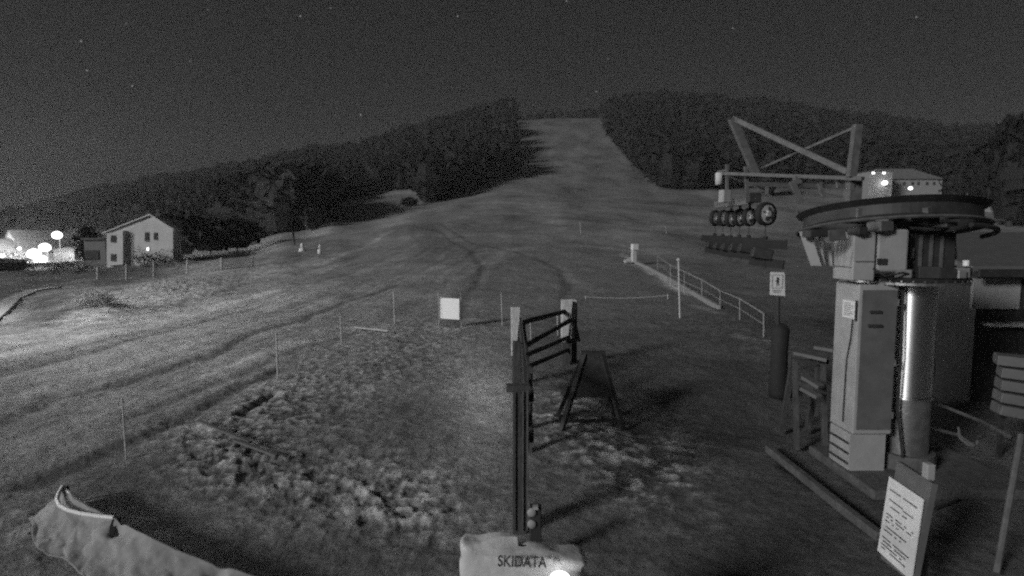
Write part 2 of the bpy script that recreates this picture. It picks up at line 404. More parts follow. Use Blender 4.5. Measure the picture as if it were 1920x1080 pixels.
    m2 = t.nodes.new('ShaderNodeMath'); m2.operation = 'MULTIPLY'; t.links.new(mu.outputs[0], m2.inputs[0]); t.links.new(a.outputs['Fac'], m2.inputs[1])
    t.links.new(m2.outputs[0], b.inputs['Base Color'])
    bp = t.nodes.new('ShaderNodeBump'); bp.inputs['Strength'].default_value = .6; bp.inputs['Distance'].default_value = .05
    t.links.new(nz(14), bp.inputs['Height']); t.links.new(bp.outputs[0], b.inputs['Normal'])
    me.materials.append(m)
    o = bpy.data.objects.new('ground', me); COL.objects.link(o); o['kind'] = 'structure'
ground()

# ------------------------------------------------------------------ foliage
def crown_tris(h, wdt, n, conif, r):
    """small leaf-sprig triangles through the crown volume + a thin inner core"""
    u = r.random(n) ** .8
    if conif:
        z = h * (.12 + .88 * u); rr = wdt * (1 - u) ** .8 * (.55 + .6 * r.random(n)) + .1
    else:
        z = h * (.22 + .78 * u); rr = wdt * np.sqrt(np.clip(1 - (2 * u - .95) ** 2, .03, 1)) * (.6 + .5 * r.random(n))
    th = r.random(n) * 2 * np.pi
    c = np.stack([rr * np.cos(th), rr * np.sin(th), z], -1)
    s = h * .085
    tri = c[:, None, :] + r.normal(0, s, (n, 3, 3)) * np.array([1, 1, .8])
    # core
    k = 7; hs = np.array([.1, .45, .8]) * h; rs = (np.array([.75, .6, .22]) if conif else np.array([.45, .85, .55])) * wdt
    core = []
    for a in range(k):
        t0, t1 = 2 * np.pi * a / k, 2 * np.pi * (a + 1) / k
        for i in range(2):
            p = [(rs[i] * np.cos(t0), rs[i] * np.sin(t0), hs[i]), (rs[i] * np.cos(t1), rs[i] * np.sin(t1), hs[i]),
                 (rs[i + 1] * np.cos(t1), rs[i + 1] * np.sin(t1), hs[i + 1]), (rs[i + 1] * np.cos(t0), rs[i + 1] * np.sin(t0), hs[i + 1])]
            core += [[p[0], p[1], p[2]], [p[0], p[2], p[3]]]
        core.append([(rs[2] * np.cos(t0), rs[2] * np.sin(t0), hs[2]), (rs[2] * np.cos(t1), rs[2] * np.sin(t1), hs[2]), (0, 0, h * .97)])
    return np.concatenate([tri, np.array(core)], 0)
def tri_mesh(name, T, m, parent=None, loc=(0, 0, 0)):
    V = T.reshape(-1, 3) - np.array(loc); me = bpy.data.meshes.new(name); me.vertices.add(len(V)); me.vertices.foreach_set('co', V.ravel())
    n = len(V); me.loops.add(n); me.loops.foreach_set('vertex_index', np.arange(n, dtype=np.int32)); me.polygons.add(n // 3)
    me.polygons.foreach_set('loop_start', np.arange(0, n, 3, dtype=np.int32)); me.update(); me.validate(); me.materials.append(m)
    o = bpy.data.objects.new(name, me); COL.objects.link(o)
    if parent is not None: o.parent = parent
    else: o.location = loc
    return o
temps = [crown_tris(1, .21, 46, True, rng) for _ in range(5)] + [crown_tris(1, .36, 60, False, rng) for _ in range(6)]
def woods(label, pxr, N):
    out = []; k = 0; tries = 0
    while k < N and tries < 60:
        tries += 1
        n = 6000; px = rng.uniform(pxr[0], pxr[1], n); y = 90 * (480 / 90) ** rng.random(n)
        x = (px - 960) / F * y; z = hbase(x, y); PX, PY = proj(x, y, z)
        lo = forest_low(PX)
        ok = (PY < lo) | ((y > 455) & (PX > 960) & (PX < 1132))
        ok &= ~((PX > 962) & (PX < 1132) & (y < 452))
        # edge rows are preferred: they are what shows
        ok &= (rng.random(n) < np.where((lo - PY) < 14, 1, .55)) | (y > 400)
        ok &= ~((PX > 1600) & (PX < 1790) & (y < 185)) & ~((PX > 1840) & (y < 160)) & ~((PX < 360) & (y < 115))
        for a, b, c, p_, lw in zip(x[ok], y[ok], z[ok], PX[ok], lo[ok] - PY[ok]):
            if k >= N: break
            hh = random.uniform(9, 15)
            if 962 < p_ < 1132: hh = random.uniform(5, 8)
            if 600 < p_ < 800: hh *= .8
            hh *= np.interp(p_, [0, 100, 300, 900, 1100, 1700, 1920], [.6, .8, .9, 1, 1.1, 1.1, 1.2])
            T = temps[random.randrange(len(temps))] * np.array([hh, hh, hh]); a_ = random.random() * 6.28
            R = np.array([[math.cos(a_), -math.sin(a_), 0], [math.sin(a_), math.cos(a_), 0], [0, 0, 1]])
            out.append(T @ R.T + np.array([a, b, c - .3])); k += 1
    o = tri_mesh('forest', np.concatenate(out), M['foliage']); tag(o, label, 'forest', kind='stuff')
woods('dark wood covering the long hill left of the ski slope', (-250, 966), 3000)
woods('dark wood covering the hill right of the ski slope and along its crest', (967, 2200), 3400)

def bush(name, loc, h, wd, n, m, label, cat, group=None, trunk=True, conif=False, sq=1.0):
    t = thing(name, loc, label, cat, group)
    T = crown_tris(1, .5, n, conif, rng); T = T * np.array([wd * 2, wd * 2 * sq, h])
    s = .16
    tri_mesh('crown' if trunk else 'foliage', T, m, t)
    if trunk:
        b = MB(); L = Vector(loc)
        b.tube(L + Vector((0, 0, -.3)), L + Vector((0, 0, h * .5)), h * .03, h * .015, 7)
        for k in range(4):
            a = k * 1.6 + random.random(); b.tube(L + Vector((0, 0, h * (.25 + .05 * k))), L + Vector((math.cos(a) * wd * .6, math.sin(a) * wd * .6, h * .65)), h * .012, h * .005, 5)
        b.build('trunk', M['bark'], t)
    return t
def fine_bush(name, loc, h, wd, n, m, label, cat, group=None):
    """a shrub of many small leaves in uneven clumps"""
    t = thing(name, loc, label, cat, group)
    cs = rng.normal(0, .42, (14, 3)) * np.array([wd, wd, h * .5]) + np.array([0, 0, h * .5])
    idx = rng.integers(0, 14, n); c = cs[idx] + rng.normal(0, .2, (n, 3)) * np.array([wd, wd, h * .6]); c[:, 2] = np.abs(c[:, 2])
    T = c[:, None, :] + rng.normal(0, h * .022 * (2600 / n) ** .3, (n, 3, 3)); tri_mesh('foliage', T, m, t)
    b = MB(); L = Vector(loc)
    for k in range(6):
        a = k * 1.05; b.tube(L + Vector((0, 0, -.1)), L + Vector((math.cos(a) * wd * .5, math.sin(a) * wd * .5, h * .7)), h * .015, h * .006, 5)
    b.build('stem', m, t); return t

# mid-distance trees one can tell apart
for px, py, d, h, wd, lab in [(1895, 372, 95, 12, 4.2, 'big dark tree behind the house at the right edge'),
                              (1440, 362, 190, 9, 4, 'round dark tree at the wood edge behind the drive gantry'),
                              (1790, 362, 150, 9, 4, 'dark tree just right of the long hip roofed building'),
                              (1840, 366, 140, 7, 3.5, 'smaller dark tree between the hip roofed building and the edge house'),
                              (768, 392, 165, 3.2, 2.2, 'small dark tree at the right end of the pale clearing on the left hill'),
                              (585, 434, 110, 4, 2.2, 'dark tree at the foot of the wood above the piste markers'),
                              (340, 470, 80, 5, 3, 'dark tree right behind the white gabled house'),
                              (395, 472, 82, 4.5, 3.5, 'dark low tree right of the white gabled house'),
                              (445, 466, 84, 4, 3.2, 'dark low tree behind the right end of the net fence'),
                              (166, 492, 70, 4.0, 1.4, 'dark tree left of the white gabled house'),
                              (60, 455, 120, 7, 5.5, 'lamp lit grey tree above the village lights'),
                              (15, 452, 125, 6, 4, 'grey tree at the left edge above the pointed house')]:
    p = U(px, py, d); z = hz(p.x, p.y)
    bush('tree', (p.x, p.y, min(p.z, z)), h + max(0, p.z - z), wd, 420, M['foliage'], lab, 'tree', 'single trees around the piste', conif=False)
for px, py, d, h, wd, lab in [(110, 512, 52, 1.3, 2.6, 'dark low hedge bush left end under the village lights'), (150, 508, 53, 1.5, 2.2, 'dark hedge bush left of the net fence'),
                              (60, 516, 50, 1.3, 2.6, 'dark hedge bush below the lit village road'), (30, 510, 56, 1.8, 2.2, 'dark bush under the pointed house'),
                              (270, 482, 60, 2.0, 1.7, 'dark shrub in front of the white gabled wall'), (300, 486, 58, 1.6, 1.4, 'small dark shrub beside the white gabled wall'),
                              (360, 488, 60, 1.5, 2.4, 'dark shrub behind the middle of the net fence')]:
    p = U(px, py, d); z = hz(p.x, p.y)
    fine_bush('shrub', (p.x, p.y, z), h, wd, 1300, M['foliage'], lab, 'shrub', 'dark shrubs around the village edge')
for px, py, h, wd, lab in [(180, 588, 1.25, .9, 'pale round shrub at the left end of the bank')]:
    p = GT(px, py); fine_bush('shrub', p, h * .85, wd * .8, 7000, M['foliage2' if 'pale' in lab else 'foliage'], lab, 'shrub', 'shrubs on the left bank')

# ------------------------------------------------------------------ houses
def window_on(parent, pts, off, m='glass', sill=True):
    f = MB().prism(pts, off).build('window', M['mid'], parent)
    c = sum((Vector(p) for p in pts), Vector()) / len(pts)
    inner = [c + (Vector(p) - c) * .78 + Vector(off) * 1.15 for p in pts]
    MB().prism(inner, Vector(off) * .2).build('pane', M[m], f)
    return f
# white gabled house, left
d0 = 62
def uf(px, py, dd=0): return U(px, py, d0 + dd)
zb = lambda p: Vector((p.x, p.y, hz(p.x, p.y) - .8))
t = thing('gabled_house', zb(uf(262, 500)), 'pale gabled house with dark windows behind the net fence', 'house')
fr = [uf(200, 500), uf(200, 437), uf(284, 404), uf(324, 429), uf(324, 484)]
fr[0] = Vector((fr[0].x, d0, zb(fr[0]).z)); fr[-1] = Vector((fr[-1].x, d0, zb(fr[-1]).z))
MB().prism(fr, (-4.2, 9, 0)).build('wall', M['plaster'], t)
a, b, c = fr[1], fr[2], fr[3]
up = Vector((0, 0, .16))
rf = MB(); ov = Vector((-.05, -.25, 0))
lft = (a - b).normalized() * .35; rgt = (c - b).normalized() * .35
rf.prism([b + ov + up * 0 + Vector((0, 0, .02)), a + lft + ov + Vector((0, 0, .02)), a + lft + ov + up, b + ov + up], (-4.3, 9.6, 0))
rf.prism([b + ov + Vector((0, 0, .02)), c + rgt + ov + Vector((0, 0, .02)), c + rgt + ov + up, b + ov + up], (-4.3, 9.6, 0))
rr = rf.build('roof', M['plaster'], t)
MB().box(fr[2] + Vector((-2.2, 5, -.1)), (.5, .5, 1.0)).build('chimney', M['concrete'], rr)
bay = MB().prism([uf(200, 498, -.5), uf(231, 496, -.5), uf(231, 432, -.5), uf(200, 438, -.5)][::-1], (0, .49, 0)); bay.build('bay', M['plaster'], t)
def win(px, py, w_, h_, parent, m='glass', dd=-.5):
    pts = [uf(px - w_ / 2, py + h_ / 2, dd), uf(px + w_ / 2, py + h_ / 2, dd), uf(px + w_ / 2, py - h_ / 2, dd), uf(px - w_ / 2, py - h_ / 2, dd)]
    window_on(parent, pts, (0, -.06, 0), m)
win(213, 448, 10, 14, t); win(213, 483, 10, 14, t); win(276, 444, 8, 18, t, dd=0); win(292, 443, 7, 14, t, dd=0)
win(278, 467, 5, 7, t, 'winlit', dd=0)
MB().tube(uf(231.5, 432, -.56), uf(231.5, 497, -.56), .05, n=6).build('downpipe', M['dark'], t)
# low dark annex
t = thing('annex_building', zb(U(178, 500, 64)), 'low flat annex attached left of the pale gabled house', 'building')
p0, p1 = U(160, 500, 64.5), U(199, 500, 64.5); zt = U(180, 450, 64.5).z
bx = MB().box(((p0.x + p1.x) / 2, 67.5, zt / 2 - .3), (p1.x - p0.x, 6, zt + .6)); bx.build('wall', M['panel2'], t)
MB().box(((p0.x + p1.x) / 2 - .1, 67.4, zt + .12), (p1.x - p0.x + .1, 6.4, .22)).build('roof', M['roof'], t)
MB().box(((p0.x + p1.x) / 2 - .3, 64.44, U(180, 478, 64).z), (1.5, .08, 1.0)).build('window', M['glass'], t)
# pointed village house lit by lamps
def gable_box(name, px0, px1, pyb, pye, pya, d, dep, wall, roof, label, cat='house', wins=(), m='glass', gy=True):
    p0, p1 = U(px0, pyb, d), U(px1, pyb, d); ze = U(px0, pye, d).z; za = U((px0 + px1) / 2, pya, d).z
    zg = min(p0.z, hz(p0.x, d), hz(p1.x, d)) - .5
    t = thing(name, ((p0.x + p1.x) / 2, d, zg), label, cat); xm = (p0.x + p1.x) / 2
    if gy:
        pr = [(p0.x, d, zg), (p0.x, d, ze), (xm, d, za), (p1.x, d, ze), (p1.x, d, zg)]
        MB().prism(pr, (0, dep, 0)).build('wall', wall, t)
        rf = MB(); e = .25; sl = (za - ze) / (xm - p0.x)
        for s, xe in ((-1, p0.x), (1, p1.x)):
            rf.prism([(xm, d - e, za + .01), (xe + s * .3, d - e, ze - .3 * sl + .01), (xe + s * .3, d - e, ze - .3 * sl + .18), (xm, d - e, za + .18)], (0, dep + 2 * e, 0))
        rf.build('roof', roof, t)
    else:            # ridge parallel to the picture, hipped ends
        MB().box((xm, d + dep / 2, (zg + ze) / 2), (p1.x - p0.x, dep, ze - zg)).build('wall', wall, t)
        r = MB(); o_ = .5; hx = dep * .45
        vs = [(p0.x - o_, d - o_, ze), (p1.x + o_, d - o_, ze), (p1.x + o_, d + dep + o_, ze), (p0.x - o_, d + dep + o_, ze), (p0.x + hx * .3, d + dep / 2, za), (p1.x - hx, d + dep / 2, za)]
        r.add(vs, [(0, 1, 5, 4), (1, 2, 5), (2, 3, 4, 5), (3, 0, 4), (3, 2, 1, 0)]); r.build('roof', roof, t)
    for wx, wy, ww, wh, wm in wins:
        pts = [U(wx - ww / 2, wy + wh / 2, d), U(wx + ww / 2, wy + wh / 2, d), U(wx + ww / 2, wy - wh / 2, d), U(wx - ww / 2, wy - wh / 2, d)]
        window_on(t, pts, (0, -.08, 0), wm)
    return t
gable_box('village_house', 8, 36, 490, 458, 433, 92, 9, M['plaster2'], M['roof'], 'narrow pointed house lit bright by the village lamps', wins=[(17, 465, 4, 8, 'glass'), (28, 465, 4, 8, 'glass')])
gable_box('village_house', -38, 2, 492, 470, 450, 88, 9, M['plaster2'], M['roof'], 'lit house cut off by the left edge of the view')
gable_box('dark_shed', -150, -38, 512, 494, 480, 60, 6, M['panel2'], M['roof'], 'dark shed in front of the lit village houses', 'shed', gy=False)
gable_box('lit_garage', 48, 92, 492, 474, 466, 94, 7, M['plaster2'], M['roofpale'], 'low garage glaring in the light of the street lamps', 'garage', gy=False, wins=[(62, 483, 8, 12, 'glass'), (78, 483, 8, 12, 'glass')])
gable_box('lit_carport', 102, 140, 492, 470, 464, 84, 4, M['mid'], M['plaster2'], 'carport with a bright lit roof edge under the high street lamp', 'carport', gy=False)
gable_box('village_house', 98, 118, 486, 470, 458, 100, 7, M['plaster'], M['roof'], 'small gabled house directly behind the carport', wins=[(104, 477, 3, 5, 'winlit'), (112, 477, 3, 5, 'glass')])
# right side buildings
gable_box('hip_roofed_building', 1652, 1766, 356, 336, 312, 150, 10, M['panel'], M['roofpale'], 'long building with pale hip roof above the bullwheel', 'building', gy=False,
          wins=[(x, 344, 5, 6, 'glass') for x in (1695, 1711, 1722, 1738, 1751)])
t = gable_box('flat_annex', 1628, 1672, 356, 320, 318, 144, 5, M['panel'], M['roofpale'], 'bright entrance block with two lit upper windows left of the hip roof', 'building', gy=False,
          wins=[(1637, 324.5, 7, 5, 'winlit'), (1657, 324.5, 7, 5, 'winlit')])
gable_box('edge_house', 1890, 1975, 385, 340, 318, 125, 6, M['panel'], M['roofpale'], 'house with pale wall cut off by the right edge', gy=False, wins=[(1905, 350, 7, 9, 'glass')])
# hut on the right
t = thing('ticket_hut', Gz(1900, 640), 'wooden hut with broad pale roof at the right edge of the view', 'hut')
dh = 10.5
pl = U(1838, 508, dh); zr = pl.z; x0 = pl.x; x1 = x0 + 5
MB().box(((x0 + x1) / 2 + .12, dh + 1.75, zr / 2), (x1 - x0, 3.1, zr)).build('wall', M['dark'], t)
zr2 = U(1870, 442, dh + 3).z
MB().prism([(x0 - .25, dh - .15, zr + .0), (x1, dh - .15, zr + .0), (x1, dh + 3.2, zr2), (x0 - .05, dh + 3.2, zr2)], (0, 0, .09)).build('roof', M['panel2'], t)
MB().box(((x0 + x1) / 2, dh - .17, zr - .03), (x1 - x0 + .3, .05, .14)).build('gutter', M['dark'], t)
for k in range(3):
    xx = x0 + .75 + k * 1.0
    pw = MB().box((xx - .32, dh + .16, zr - .42), (.86, .06, .56)).build('shutter', M['panel'], t)
MB().box((x0 + 1.8, dh + .12, zr - .98), (3.1, .3, .06)).build('counter', M['palewood'], t)
# ------------------------------------------------------------------ lamps
def street_lamp(px, py, d, r, e, label, lm='lamp', energy=400, ground_row=None, group='street lamps of the village'):
    hp = U(px, py, d); zg = hz(hp.x, d) - .2
    if zg > hp.z - 1: zg = hp.z - 3.5
    t = thing('street_lamp', (hp.x, d, zg), label, 'street lamp', group)
    MB().tube((hp.x + .25, d + .1, zg), (hp.x + .25, d + .1, hp.z + r * .9), .06, .045, 8).build('pole', M['mid'], t)
    hd = MB().tube((hp.x + .25, d + .1, hp.z + r * .9), (hp.x - .1, d, hp.z + r * .95), .04, n=6).build('arm', M['mid'], t)
    MB().sphere(hp, r, 14, .8).build('lamp_glass', M[lm], t)
    ld = bpy.data.lights.new('street_lamp_light', 'POINT'); ld.energy = energy; ld.shadow_soft_size = .25
    lo = bpy.data.objects.new('street_lamp_light', ld); COL.objects.link(lo); lo.location = (0, -r - .3, hp.z - zg - .1); lo.parent = t
    return t
street_lamp(5, 480, 84, .35, 60, 'lamp at the very left edge of the view', 'lampbig', 900)
street_lamp(50, 494, 72, .3, 60, 'small lamp between the dark shed and the glaring cluster', 'lampbig', 700)
street_lamp(124, 467, 88, .22, 60, 'small lamp on the carport roof edge', 'lampbig', 700)
street_lamp(107, 441, 80, .62, 60, 'highest street lamp of the village, right of the others', 'lampbig', 4500)
street_lamp(84, 464, 86, .75, 60, 'upper lamp of the glaring cluster, just below and left of the highest lamp', 'lampbig', 12000)
street_lamp(64, 476, 82, .85, 60, 'big glaring lamp in the middle of the village cluster', 'lampbig', 14000)
street_lamp(76, 487, 76, .75, 60, 'lowest glaring lamp at the village road bend', 'lampbig', 7000)
street_lamp(25, 498, 70, .38, 60, 'small lamp low at the dark shed', 'lampbig', 600)
street_lamp(36, 466, 90, .25, 60, 'small lamp on the corner of the pointed house', 'lampbig', 500)
street_lamp(33, 437, 110, .1, 60, 'tiny far lamp above the pointed house', 'lampbig', 60)
t = street_lamp(1659, 343, 143, .62, 60, 'bright lamp over the entrance right of the gantry', 'lampfar', 40, group='lamps at the right building')
t = street_lamp(1707, 353, 138, .45, 60, 'small lamp in front of the long hip roofed building', 'lampfar', 25, group='lamps at the right building')
# lit road surface at the bend
rd = MB(); a = [GT(60, 506), GT(84, 499), GT(135, 493), GT(150, 497), GT(120, 505), GT(80, 512)]
# lamp added out of view on the left to brighten the near-left run
t = thing('street_lamp', (-25, 17, 0), 'tall unseen lamp added outside the left edge to light the piste', 'street lamp', 'street lamps of the village')
MB().tube((-25, 17, -.3), (-25, 17, 8), .09, .06, 10).build('pole', M['mid'], t)
MB().bar((-25, 17, 8), (-23.9, 17, 8.25), .06, .06).build('arm', M['mid'], t)
MB().box((-23.7, 17, 8.22), (.6, .25, .1)).build('lamp_head', M['mid'], t)
MB().box((-23.7, 17, 8.155), (.5, .2, .02)).build('lamp_glass', M['lamp'], t)
ld = bpy.data.lights.new('added_piste_light', 'SPOT'); ld.energy = 4000; ld.spot_size = rad(165); ld.spot_blend = .8; ld.shadow_soft_size = .3
lo = bpy.data.objects.new('added_piste_light', ld); COL.objects.link(lo); lo.location = (1.3, 0, 8.05); lo.parent = t
lo.rotation_euler = Vector((-1, -.0, .55)).to_track_quat('Z', 'Y').to_euler()

# village road kerb strips, left
road = MB()
def strip(pts, wd, name, m, z=.03):
    b = MB(); q = [GT(*p) + Vector((0, 0, z)) for p in pts]
    for a_, b_ in zip(q[:-1], q[1:]): b.bar(a_, b_, wd, .12)
    return b
o = strip([(62, 508), (92, 500), (134, 495), (146, 489)], 2.2, 'road', M['concrete']).build('road', M['plaster2']); o['kind'] = 'structure'
o = strip([(-30, 612), (0, 585), (24, 563), (60, 548), (105, 541)], .6, 'kerb', M['snow'], .06).build('kerb', M['snow']); o['kind'] = 'structure'

# ------------------------------------------------------------------ net fence
fp = [(183, 524, 501), (237, 522, 495), (288, 519, 490), (351, 516, 487), (415, 512, 483), (474, 505, 478)]
t = thing('net_fence', GT(330, 518), 'sagging net fence on pale posts along the top of the left bank', 'fence')
pts = []
for k, (px, pb, pt) in enumerate(fp):
    b = GT(px, pb); top = U(px, pt, b.y); pts.append((b, top))
    MB().tube(b - Vector((0, 0, .2)), top, .085, .07, 8).build('post', M['palewood'], t)
nb = MB()
for (b0, t0), (b1, t1) in zip(pts[:-1], pts[1:]):
    n = 22
    for i in range(n + 1):
        s = i / n; sag = .14 * math.sin(math.pi * s)
        A = b0.lerp(b1, s) + Vector((0, 0, .08)); B = t0.lerp(t1, s) - Vector((0, 0, .08 + sag)); nb.tube(A, B, 0.014, n=4, cap=False)
    for j in range(9):
        v = j / 8; prev = None
        for i in range(0, n + 1, 2):
            s = i / n; sag = .14 * math.sin(math.pi * s); A = b0.lerp(b1, s) + Vector((0, 0, .08)); B = t0.lerp(t1, s) - Vector((0, 0, .08 + sag)); p = A.lerp(B, v)
            if prev is not None: nb.tube(prev, p, .02 if j == 8 else 0.014, n=4, cap=False)
            prev = p
nb.build('net', M['net'], t)
# stone / bundle behind the fence
fine_bush('bush', GT(334, 512), .9, .35, 500, M['foliage2'], 'small pale tuft poking above the net fence', 'bush')
# ------------------------------------------------------------------ piste markers
p = GT(553, 464); q = U(549, 438, p.y)
t = thing('dark_marker_post', p, 'dark leaning marker post on the piste left of the white hydrants', 'post')
MB().tube(p, q, .13, .16, 8).build('post', M['dark'], t); MB().sphere(q, .2, 10, .8).build('cap', M['dark'], t)
for px, pb, pt, lab in [(567, 474, 456, 'stout white snow hydrant right of the dark leaning post'), (600, 477, 458, 'slim white snow hydrant, the right one of two')]:
    p = GT(px, pb); q = U(px, pt, p.y); hh = (q.z - p.z); fat = 1.25 if px == 567 else .8
    t = thing('snow_hydrant', p, lab, 'hydrant', 'white snow hydrants on the piste')
    MB().lathe([(0.001, 0), (.26 * fat, 0), (.3 * fat, hh * .25), (.26 * fat, hh * .45), (.1 * fat, hh * .55), (.001, hh * .55)], p, 12).build('body', M['white'], t, smooth=True)
    MB().lathe([(0.001, hh * .55), (.12 * fat, hh * .56), (.17 * fat, hh * .8), (.1 * fat, hh), (.001, hh)], p, 12).build('cap', M['white'], t, smooth=True)
# fence stakes
for k, (x0_, y0_, x1_, y1_, r, lab) in enumerate([
        (229, 750, 237, 862, .012, 'thin pale stake at the lower left, nearest to the camera of the stakes'), (518, 625, 521, 712, .018, 'pale stake between the piste and the clods, left of the dark rut'),
        (638, 588, 640, 645, .014, 'faint thin stake between the two brighter stakes left of the white board'), (738, 548, 740, 606, .02, 'pale stake left of the white board'),
        (940, 551, 942, 613, .016, 'thin bright stake right of the white board'), (1088, 418, 1089, 441, .03, 'short far stake on the piste above the wooden fence'),
        (1247, 425, 1251, 442, .03, 'short far leaning stake left of the hanging drums'), (994, 606, 996, 640, .014, 'thin stake seen through the wooden fence rails'),
        (1045, 592, 1046, 630, .016, 'thin stake just left of the far pale fence post')]):
    b = GT(x1_, y1_); a = U(x0_, y0_, b.y)
    t = thing('marker_stake', b, lab, 'stake', 'thin stakes along the piste edge')
    MB().tube(b - Vector((0, 0, .1)), a, r, r * .9, 7).build('rod', M['stake'], t)
    MB().tube(a - Vector((0, 0, .05)), a + Vector((0, 0, .02)), r * 1.3, n=7).build('cap', M['stake'], t)
# board
d = GT(843, 613).y
t = thing('white_board', GT(843, 613), 'blank white square board between two thin stakes on the piste', 'sign')
for x in (823, 865):
    MB().tube(GT(x, 613) - Vector((0, 0, .1)), U(x + (-1 if x < 840 else -1), 549, d), .011, n=6).build('post', M['stake'], t)
c = U(843, 578, d - .06); cc = [U(824, 598, d - .06), U(862, 598, d - .06), U(862, 559, d - .06), U(824, 559, d - .06)]
MB().prism([cc[0] + Vector((0, .12, 0)), cc[1] + Vector((0, -.2, 0)), cc[2] + Vector((0, -.2, 0)), cc[3] + Vector((0, .12, 0))][::-1], (.006, .018, 0)).build('panel', M['white'], t)
# pole right of centre and low rope
b = GT(1275, 596); a = U(1272, 487, b.y)
t = thing('tall_pole', b, 'tall pale pole crossing the pale timber edging', 'pole')
MB().tube(b - Vector((0, 0, .1)), a, .035, .03, 8).build('rod', M['stake'], t); MB().sphere(a, .07, 8).build('cap', M['stake'], t)
t = thing('rope', GT(1175, 560), 'pale rope stretched low across the piste from the fence to the edging', 'rope')
a, b = GT(1098, 562), GT(1252, 560); a.z += .12; b.z += .15
MB().path([a.lerp(b, s) - Vector((0, 0, .1 * math.sin(math.pi * s))) for s in np.linspace(0, 1, 12)], .016).build('cord', M['stake'], t)
MB().tube(a - Vector((0, 0, .2)), a + Vector((0, 0, .06)), .02).build('peg', M['stake'], t); MB().tube(b - Vector((0, 0, .2)), b + Vector((0, 0, .06)), .02).build('peg', M['stake'], t)
# timber edging + handrail
t = thing('timber_edging', GT(1260, 530), 'long pale timber edging running down beside the lift track', 'edging')
e = [GT(1178, 488), GT(1215, 505), GT(1262, 530), GT(1310, 560), GT(1348, 582)]
for k, (a, b) in enumerate(zip(e[:-1], e[1:])):
    MB().bar(a + Vector((0, 0, .1)), b + Vector((0, 0, .1)), .14, .22).build('beam', M['panel'], t)
t = thing('snow_gun_box', GT(1190, 494), 'small pale control box on a stand at the top end of the timber edging', 'box')
bb = GT(1188, 494); tp = U(1190, 458, bb.y)
MB().box((bb.x, bb.y, (bb.z + tp.z) / 2 - .12), (.35, .35, (tp.z - bb.z) * .7), rz=.3, taper=.8).build('stand', M['plaster2'], t)
MB().box((tp.x, tp.y, tp.z - .2), (.45, .4, .45), rz=.3).build('housing', M['white'], t)
MB().box((bb.x - .45, bb.y, bb.z + .25), (.6, .3, .2), rz=.3, ry=-.3).build('chute', M['plaster2'], t)
t = thing('handrail', GT(1330, 560), 'low wire handrail on thin posts right of the timber edging', 'handrail')
hp = [(1233, 480, 505), (1257, 497, 532), (1283, 509, 548), (1316, 525, 560), (1350, 545, 578), (1387, 560, 598), (1432, 588, 628)]
pp = [(U(x, y, GT(x, yb).y), GT(x, yb)) for x, y, yb in hp]
for a, b in pp: MB().tube(b - Vector((0, 0, .1)), a, .016, n=6).build('post', M['net'], t)
MB().path([p[0] for p in pp], .022).build('wire', M['net'], t)
MB().path([p[0].lerp(p[1], .5) for p in pp], .012).build('wire', M['net'], t)
nb2 = MB()
for (a0, b0), (a1, b1) in zip(pp[:-1], pp[1:]):
    for i in range(9):
        q = i / 8; nb2.tube(a0.lerp(a1, q), b0.lerp(b1, q), .006, n=3, cap=False)
    for j in range(1, 7): nb2.tube(a0.lerp(b0, j / 7), a1.lerp(b1, j / 7), .006, n=3, cap=False)
nb2.build('netting', M['mid'], t)

# ------------------------------------------------------------------ wooden fence in the centre
t = thing('wooden_fence', Gz(968, 712), 'dark post and rail fence with pale post tops running away from the camera', 'fence')
def wpost(px, d, pt, wd, pale=None, ppx=0, lean=0):
    tp = U(px, pt, d); b = MB().box((tp.x, d, tp.z / 2 - .1), (wd, wd, tp.z + .2)); o = b.build('post', M['wood'], t, bevel=.008)
    if pale:
        z0 = U(px, pale, d).z; w2 = ppx * d / F
        MB().prism([(tp.x - wd / 2 - .02 - w2 * .0, d - wd / 2 - .02, tp.z + .02), (tp.x - wd / 2 + w2, d - wd / 2 - .02, tp.z + .02), (tp.x - wd / 2 + w2 * .5, d - wd / 2 - .02, z0), (tp.x - wd / 2 - .0, d - wd / 2 - .02, z0)], (-.01, .018, 0)).build('pale_board', M['palewood'], o)
        MB().box((tp.x - wd / 2 - .012, d, (tp.z + z0) / 2), (.02, wd * .9, tp.z - z0)).build('pale_board', M['palewood'], o)
    return tp
A = wpost(967, 12.0, 577, .15, 665, 15)
B = wpost(1062, 14.0, 562, .2, 640, 19)
Cc = wpost(1077, 14.2, 563, .13, 635, 9)
D1 = wpost(975, 5.9, 724, .15); D2 = wpost(969, 9.0, 640, .13)
def rail(p, q, th=.1, wd=.05): MB().bar(p, q, wd, th).build('rail', M['wood'], t, bevel=.005)
rail(U(982, 604, 11.9), U(1058, 584, 13.9)); rail(U(982, 650, 11.9), U(1070, 600, 13.9)); rail(U(982, 668, 11.9), U(1066, 632, 13.9), .09); 
rail(U(1060, 640, 13.8), U(1078, 640, 14.1), .08)
rail(U(984, 690, 11.9), U(1064, 656, 13.9), .09); rail(U(1076, 600, 14.1), U(1086, 640, 14.3), .07)
E1 = U(992, 690, 8.2); MB().box((E1.x, 8.2, E1.z / 2), (.1, .1, E1.z + .05)).build('post', M['wood'], t, bevel=.006)
rail((E1.x, 8.2, E1.z - .1), (A.x + .16, 11.9, 1.3), .12, .05); rail((E1.x, 8.2, E1.z - .5), (A.x + .16, 11.9, .8), .12, .05)
rail((D1.x + .12, 5.95, 1.38), (E1.x, 8.2, E1.z - .12), .1, .05); rail((D1.x + .12, 5.95, .95), (E1.x, 8.2, E1.z - .55), .1, .05)
for z in (1.32, .9, .5):
    rail((D1.x + .07, 5.9, z), (D2.x + .09, 9.0, z + .02), .12, .04); rail((D2.x + .09, 9.0, z + .02), (A.x + .09, 12.0, z + .02), .12, .04)
